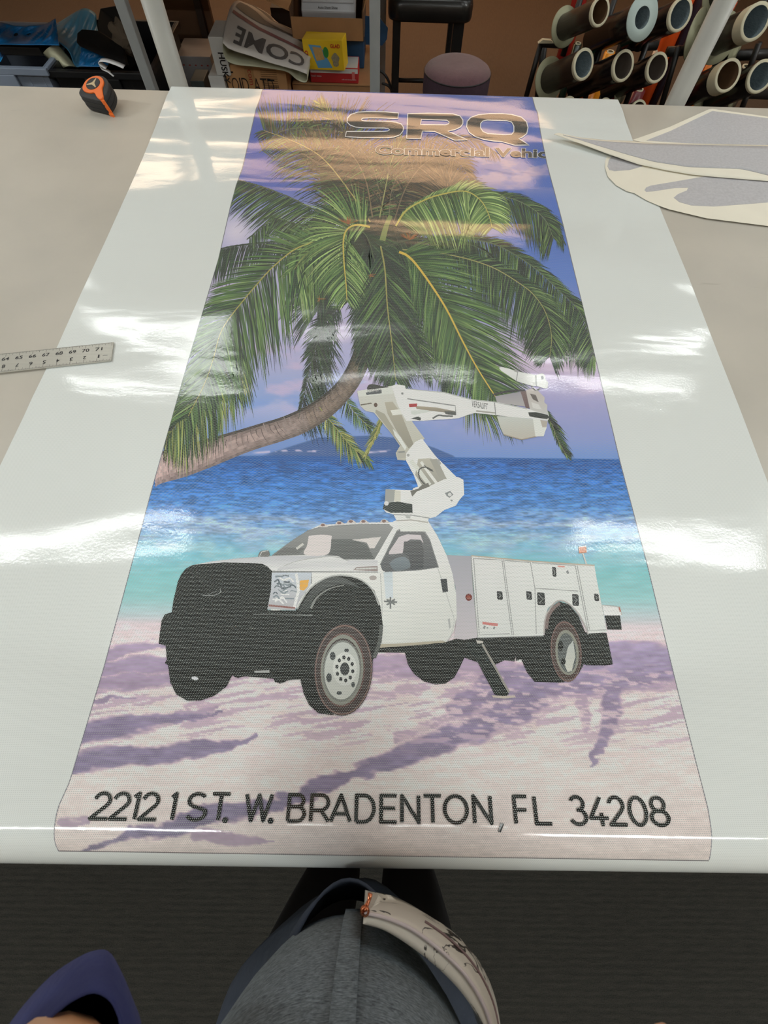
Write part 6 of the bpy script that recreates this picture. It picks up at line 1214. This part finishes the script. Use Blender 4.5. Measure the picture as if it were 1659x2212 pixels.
# ================================================================== the photographer, seen from above
XC = -.025
m_skin = mat('skin', (206, 152, 108), .5, noise=.04, nscale=30)
m_skin.node_tree.nodes['Principled BSDF'].inputs['Subsurface Weight'].default_value = .08
person = empty('person', (XC, -.38, 0))
def skinned(name, chains, m, parent, sub=2):
    vs = []; es = []; rs = []
    for ch in chains:
        prev = ch.get('root')
        for p, r_ in ch['pts']:
            vs.append(p); rs.append(r_)
            if prev is not None: es.append((prev, len(vs) - 1))
            prev = len(vs) - 1
        ch['ids'] = prev
    me = bpy.data.meshes.new(name); me.from_pydata(vs, es, []); o = bpy.data.objects.new(name, me); C.objects.link(o); o.parent = parent
    md = o.modifiers.new('skin', 'SKIN'); md.use_smooth_shade = True
    for i, r_ in enumerate(rs):
        sv = me.skin_vertices[0].data[i]; sv.radius = (r_, r_) if not hasattr(r_, '__len__') else r_; sv.use_root = (i == 0)
    s_ = o.modifiers.new('u', 'SUBSURF'); s_.levels = s_.render_levels = sub; me.materials.append(m); return o
ch = [{'pts': [((XC, -.40, .97), (.10, .08)), ((XC, -.38, 1.10), (.11, .09)), ((XC, -.41, 1.26), (.12, .085)), ((XC, -.43, 1.40), (.10, .08)), ((XC, -.43, 1.49), .052), ((XC, -.41, 1.55), .055), ((XC, -.40, 1.63), (.075, .092)), ((XC, -.41, 1.71), (.062, .08))]}]
body = ch[0]
def limb(root, pts): ch.append({'root': root, 'pts': pts})
limb(3, [((-.17, -.42, 1.39), .052), ((-.195, -.30, 1.25), .044), ((-.178, -.1785, 1.135), .038), ((-.142, -.176, 1.20), .038), ((-.108, -.145, 1.32), .030), ((-.09, -.11, 1.41), .024), ((-.085, -.095, 1.445), (.038, .016)), ((-.078, -.075, 1.475), (.036, .012))])
limb(3, [((.15, -.42, 1.39), .052), ((.24, -.38, 1.25), .044), ((.27, -.36, 1.13), .038), ((.21, -.27, 1.15), .034), ((.165, -.212, 1.165), .024), ((.15, -.19, 1.175), (.036, .015)), ((.145, -.172, 1.185), (.036, .013))])
for s_ in (-1, 1):
    limb(0, [((XC + s_ * .08, -.41, .88), .06), ((XC + .012 + s_ * .09, -.36, .50), .045), ((XC + .02 + s_ * .086, -.335, .30), .036), ((XC + .025 + s_ * .085, -.33, .10), .03), ((XC + .025 + s_ * .085, -.27, .05), (.03, .022)), ((XC + .025 + s_ * .085, -.22, .04), (.028, .018))])
skinned('body', ch, m_skin, person)
# fingers: left hand holds the phone side of the camera, right hand relaxed with one fingertip in view
def finger(pts, r0, nm='finger'):
    o = skinned(nm, [{'pts': [(p, r0 * (1 - .10 * i)) for i, p in enumerate(pts)]}], m_skin, person, 1); return o
for k in range(4):
    x = -.096 + .012 * k; z = 1.492 + .004 * k; finger([(x + .016, -.075 - .006 * k, 1.47), (x + .03, -.066 - .006 * k, z), (x + .05, -.072 - .006 * k, z + .012), (x + .058, -.088 - .006 * k, z + .008)], .0085)
finger([(-.088, -.10, 1.45), (-.07, -.115, 1.47), (-.052, -.112, 1.485)], .0105, 'thumb')
TIP = at_z(1425, 2206, 1.215)
finger([(.158, -.170, 1.187), (.150, -.152, 1.200), (.142, -.140, 1.209), (float(TIP[0]) + .002, float(TIP[1]) - .004, 1.206)], .0085)
for k in range(3): finger([(.150 - .014 * k, -.172 - .004 * k, 1.184), (.146 - .014 * k, -.162 - .006 * k, 1.172), (.142 - .014 * k, -.166 - .006 * k, 1.156), (.142 - .014 * k, -.178 - .006 * k, 1.150)], .0082)
finger([(.172, -.195, 1.175), (.184, -.180, 1.180), (.184, -.164, 1.182)], .0100, 'thumb')
# head features and hair
b = MB(); b.lathe([(0, .115), (.045, .108), (.075, .085), (.092, .045), (.097, 0), (.094, -.05), (.08, -.10), (.06, -.13)], Matrix.Translation((XC, -.43, 1.655)) @ Matrix.Diagonal((1, 1.08, 1, 1)), 28); b.build('hair', mat('dark_brown_hair', (44, 30, 24), .6, noise=.3, nscale=60, stretch=(6, 6, 1)), person)
b = MB(); b.tube([(XC, -.318, 1.655), (XC, -.300, 1.625), (XC, -.312, 1.612)], [.007, .013, .009], 10); b.build('nose', m_skin, person)
for s_ in (-1, 1):
    b = MB(); b.lathe([(0, .012), (.008, .009), (.012, 0), (.008, -.009), (0, -.012)], Matrix.Translation((XC + s_ * .032, -.322, 1.66)), 14); b.build('eye', mat('eye_white', (220, 216, 210), .2), person)
b = MB(); b.tube([(XC - .024, -.318, 1.588), (XC, -.309, 1.585), (XC + .024, -.318, 1.588)], [.003, .006, .003], 8); b.build('mouth', mat('lips', (160, 86, 80), .5), person)
# trousers and boots
m_tr = mat('black_trousers', (20, 20, 24), .9, noise=.1, nscale=60)
b = MB()
for s_, xo in ((-1, 0), (1, 0)):
    b.tube(bez([(XC + s_ * .075, -.42, .94), (XC + s_ * .09, -.39, .70), (XC + .012 + s_ * .09, -.35, .48), (XC + .022 + s_ * .085, -.325, .25), (XC + .025 + s_ * .085, -.325, .10)], 16), list(np.linspace(.085, .050, 16)), 20)
b.build('trousers', m_tr, person)
for s_ in (-1, 1):
    b = MB(); x = XC + .025 + s_ * .085; b.tube([(x, -.36, .06), (x, -.31, .07), (x, -.26, .055), (x, -.21, .045), (x, -.185, .035)], [.040, .050, .048, .044, .028], 18); b.box((x, -.275, .012), (.085, .20, .024), bevel=.008); b.build('boot', mat('black_boot_leather', (18, 18, 20), .5), person)
# shirt and the long lower layer
m_sh, nt, bb = nodes_mat('heather_grey_knit'); bb.inputs['Roughness'].default_value = .95
tc = nt.nodes.new('ShaderNodeTexCoord'); mp = nt.nodes.new('ShaderNodeMapping'); mp.inputs['Scale'].default_value = (60, 60, 260); nt.links.new(tc.outputs['Object'], mp.inputs[0])
n1 = nt.nodes.new('ShaderNodeTexNoise'); n1.inputs['Scale'].default_value = 3.2; n1.inputs['Detail'].default_value = 6; n1.inputs['Roughness'].default_value = .75; nt.links.new(mp.outputs[0], n1.inputs['Vector'])
rp = nt.nodes.new('ShaderNodeValToRGB'); e = rp.color_ramp.elements; e[0].position = .36; e[0].color = (*lin((60, 68, 76)), 1); e[1].position = .64; e[1].color = (*lin((136, 148, 154)), 1); nt.links.new(n1.outputs['Fac'], rp.inputs[0]); nt.links.new(rp.outputs[0], bb.inputs['Base Color'])
bp = nt.nodes.new('ShaderNodeBump'); bp.inputs['Strength'].default_value = .5; bp.inputs['Distance'].default_value = .002; nt.links.new(n1.outputs['Fac'], bp.inputs['Height']); nt.links.new(bp.outputs[0], bb.inputs['Normal'])
m_navy = mat('shaded_navy_cloth', (48, 56, 70), .95, noise=.15, nscale=12, bump=.4, bscale=20)  # lower layer, its shade below the belly put into this darker colour
def ring(z, a, front, back, p=2., xc=XC, n=56, wob=0, seed=0):
    """closed horizontal outline: half-width a, front and back reach, p shapes how pointed the front is"""
    out = []; yc = (front + back) / 2; yc = back + (front - back) * .45
    for k in range(n):
        t = 2 * PI * k / n; c, s = math.cos(t), math.sin(t); x = a * (abs(c) ** (2 / p) * (1 if c > 0 else -1)) if s > 0 else a * c
        y = (front - yc) * abs(s) ** (2 / p) if s > 0 else (back - yc) * abs(s); w = 1 + wob * math.sin(5 * t + seed) + wob * .6 * math.sin(9 * t + 2 * seed)
        out.append((xc + x * w, yc + y * w, z))
    return out
def loft(rings, cap0=False, cap1=False):
    n = len(rings[0]); vs = [p for r_ in rings for p in r_]; fs = []
    for i in range(len(rings) - 1):
        for k in range(n): fs.append((i * n + k, i * n + (k + 1) % n, (i + 1) * n + (k + 1) % n, (i + 1) * n + k))
    if cap0: fs.append(tuple(range(n))[::-1])
    if cap1: fs.append(tuple(range((len(rings) - 1) * n, len(rings) * n)))
    return MB().add(vs, fs, True)
loft([ring(.615, .186, -.238, -.55, 1.6, wob=.02, seed=1), ring(.66, .190, -.230, -.56, 1.65, wob=.018, seed=1.3), ring(.74, .178, -.220, -.55, 1.75, wob=.012, seed=2), ring(.82, .118, -.198, -.54, 1.9, wob=.01, seed=2.4), ring(.86, .100, -.175, -.52, 2.), ring(.90, .08, -.16, -.50, 2.)]).build('long_lower_layer', m_navy, person, solid=.003)['label'] = 'long slate blue hem darkened by painted shade'
prof_f = [(.835, -.222, .105), (.85, -.208, .118), (.88, -.197, .128), (.92, -.192, .136), (.97, -.190, .142), (1.03, -.193, .146), (1.10, -.208, .150), (1.20, -.255, .162), (1.30, -.31, .178), (1.38, -.36, .165), (1.43, -.39, .12), (1.455, -.40, .075)]
loft([ring(z, a, f, -.50 if z > 1.3 else -.52, 2.1, xc=XC - .0) for z, f, a in prof_f]).build('shirt', m_sh, person, solid=.003)['label'] = 'heather grey knit shirt'
# placket down the front
vs = []; fs = []
for i, (z, f, a) in enumerate(prof_f[:8]):
    for dx in (-.0115, .0115): x = -.0195 + dx * .82; vs.append((x, f + .0045 - 1.0 * (dx * dx), z))
for i in range(7): fs.append((2 * i, 2 * i + 1, 2 * i + 3, 2 * i + 2))
MB().add(vs, fs, True).build('placket', m_sh, person, solid=.0035)
for s_ in (-1, 1):
    pts = [((-.16 if s_ < 0 else .13), -.42, 1.38), ((-.19 if s_ < 0 else .20), -.34, 1.30)]
    MB().tube([pts[0], pts[1]], [.075, .07], 18).build('shoulder_sleeve', m_sh, person)
# navy sleeve pushed to the left elbow
m_slv = mat('navy_sleeve_cloth', (44, 50, 98), .95, noise=.12, nscale=25, bump=.4, bscale=25)
def pxring(pts, z, n=44): q = bez(pts + [pts[0]], n + 1)[:-1]; return [V3(at_z(x, y, z)) for x, y in q]
outer = [(-30, 2290), (20, 2212), (62, 2158), (112, 2106), (165, 2070), (205, 2053), (236, 2056), (262, 2098), (288, 2160), (306, 2215), (306, 2300), (230, 2420), (60, 2400)]
rim = [(50, 2300), (92, 2212), (130, 2172), (168, 2147), (205, 2136), (240, 2152), (258, 2180), (268, 2215), (270, 2290), (215, 2360), (110, 2370)]
inner = [(62, 2300), (100, 2216), (134, 2180), (170, 2156), (204, 2146), (234, 2160), (250, 2186), (258, 2218), (258, 2286), (210, 2350), (116, 2360)]
low = [(60, 2250), (90, 2200), (120, 2160), (150, 2120), (185, 2090), (210, 2074), (230, 2080), (248, 2110), (266, 2160), (280, 2210), (276, 2280), (210, 2360), (90, 2340)]
rin = [pxring(low, 1.075), pxring(outer, 1.115), pxring([(x + (a - x) * .25, y + (b_ - y) * .25) for (x, y), (a, b_) in zip(outer, [(60, 2250)] * 13)] if False else outer, 1.125), pxring(rim, 1.165), pxring(inner, 1.167), pxring(inner, 1.125)]
loft(rin, cap0=True).build('sleeve', m_slv, person)['label'] = 'navy blue sleeve cuff round the elbow'
MB().tube(bez([(-.182, -.225, 1.10), (-.195, -.30, 1.20), (-.18, -.40, 1.36)], 10), [.045, .055, .058, .06, .062, .064, .066, .068, .07, .07], 20).build('upper_sleeve', m_slv, person)
tag(person, 'person in heather grey shirt and black trousers standing at the table, photographed from above', 'person')

# ================================================================== belt bag
m_mar, nt, bb = nodes_mat('white_marbled_leather'); bb.inputs['Roughness'].default_value = .35
tc = nt.nodes.new('ShaderNodeTexCoord'); n1 = nt.nodes.new('ShaderNodeTexNoise'); n1.inputs['Scale'].default_value = 14; n1.inputs['Detail'].default_value = 5; n1.inputs['Distortion'].default_value = 1.6; nt.links.new(tc.outputs['Object'], n1.inputs['Vector'])
m1 = nt.nodes.new('ShaderNodeMath'); m1.operation = 'SUBTRACT'; m1.inputs[1].default_value = .5; nt.links.new(n1.outputs['Fac'], m1.inputs[0]); m2 = nt.nodes.new('ShaderNodeMath'); m2.operation = 'ABSOLUTE'; nt.links.new(m1.outputs[0], m2.inputs[0])
n2 = nt.nodes.new('ShaderNodeTexNoise'); n2.inputs['Scale'].default_value = 9; nt.links.new(tc.outputs['Object'], n2.inputs['Vector'])
m3 = nt.nodes.new('ShaderNodeMapRange'); m3.inputs[1].default_value = .42; m3.inputs[2].default_value = .60; m3.inputs[3].default_value = 0; m3.inputs[4].default_value = .03; nt.links.new(n2.outputs['Fac'], m3.inputs[0])
m4 = nt.nodes.new('ShaderNodeMath'); m4.operation = 'LESS_THAN'; nt.links.new(m2.outputs[0], m4.inputs[0]); nt.links.new(m3.outputs[0], m4.inputs[1])
mx = nt.nodes.new('ShaderNodeMix'); mx.data_type = 'RGBA'; mx.inputs[6].default_value = (*lin((206, 200, 188)), 1); mx.inputs[7].default_value = (*lin((52, 46, 40)), 1); nt.links.new(m4.outputs[0], mx.inputs[0]); nt.links.new(mx.outputs[2], bb.inputs['Base Color'])
P0 = [(784, 1996), (830, 2010), (880, 2040), (940, 2086), (990, 2136), (1022, 2180), (1046, 2224), (1064, 2310)]
P1 = [(786, 1972), (835, 1984), (890, 2008), (952, 2054), (1003, 2104), (1038, 2158), (1060, 2216), (1074, 2310)]
P2 = [(834, 1944), (868, 1950), (920, 1974), (975, 2010), (1025, 2062), (1060, 2126), (1079, 2200), (1088, 2310)]
q0, q1, q2 = bez(P0, 40), bez(P1, 40), bez(P2, 40); sec = []
for i in range(40):
    a = at_z(*q0[i], .985); m_ = at_z(*q1[i], .985); c = at_z(*q2[i], .905); d = at_z(*q0[i], .985) + np.array([0, 0, -.085]); sec.append([V3(a), V3(a * .75 + m_ * .25 + np.array([0, 0, .002])), V3(m_), V3(m_ * .8 + c * .2 + np.array([.001, .002, .003])), V3(m_ * .3 + c * .7 + np.array([.001, .002, .004])), V3(c), V3(c * .6 + d * .4 + np.array([0, 0, -.01])), V3(d)])
bag = empty('belt_bag', sec[10][0]); loft(sec, True, True).build('bag_body', m_mar, bag)
MB().tube([Vector(s[2]) + Vector((0, .0005, .0012)) for s in sec], .0016, 8).build('piping', mat('pinkish_white_piping', (196, 184, 184), .4), bag)
MB().tube([Vector(s[4]) * .6 + Vector(s[3]) * .4 + Vector((0, .001, .001)) for s in sec[12:]], .0011, 6).build('zip_seam', mat('taupe_zip', (120, 96, 96), .5), bag)
zt = [V3(at_z(*p, .985)) for p in ((786, 1972), (790, 1960), (797, 1945), (800, 1930))]; MB().tube(zt, [.0028, .0022, .0016, .0024], 10).build('zip_pull', mat('copper', (196, 120, 84), .25, metal=.9), bag)
MB().lathe([(.0025, -.001), (.0045, 0), (.0025, .001)], Matrix.Translation(Vector(V3(at_z(788, 1968, .988)))), 16).build('pull_ring', MATS['copper'], bag)
# strap to the left side
SP = bez([(728, 2008), (694, 2020), (655, 2052), (600, 2110), (556, 2170), (525, 2230), (500, 2310)], 30); SQ = bez([(730, 2000), (688, 2004), (634, 2030), (572, 2090), (530, 2150), (504, 2212), (482, 2310)], 30); vs = []; fs = []
for a, c in zip(SP, SQ): vs += [V3(at_z(*a, .868)), V3(at_z(*c, .852))]
for i in range(29): fs.append((2 * i, 2 * i + 1, 2 * i + 3, 2 * i + 2))
MB().add(vs, fs, True).build('strap', mat('black_webbing', (24, 26, 28), .7), bag, solid=.002)
tag(bag, 'white marbled belt bag with black veins worn across the grey shirt', 'bag')
seat_children()
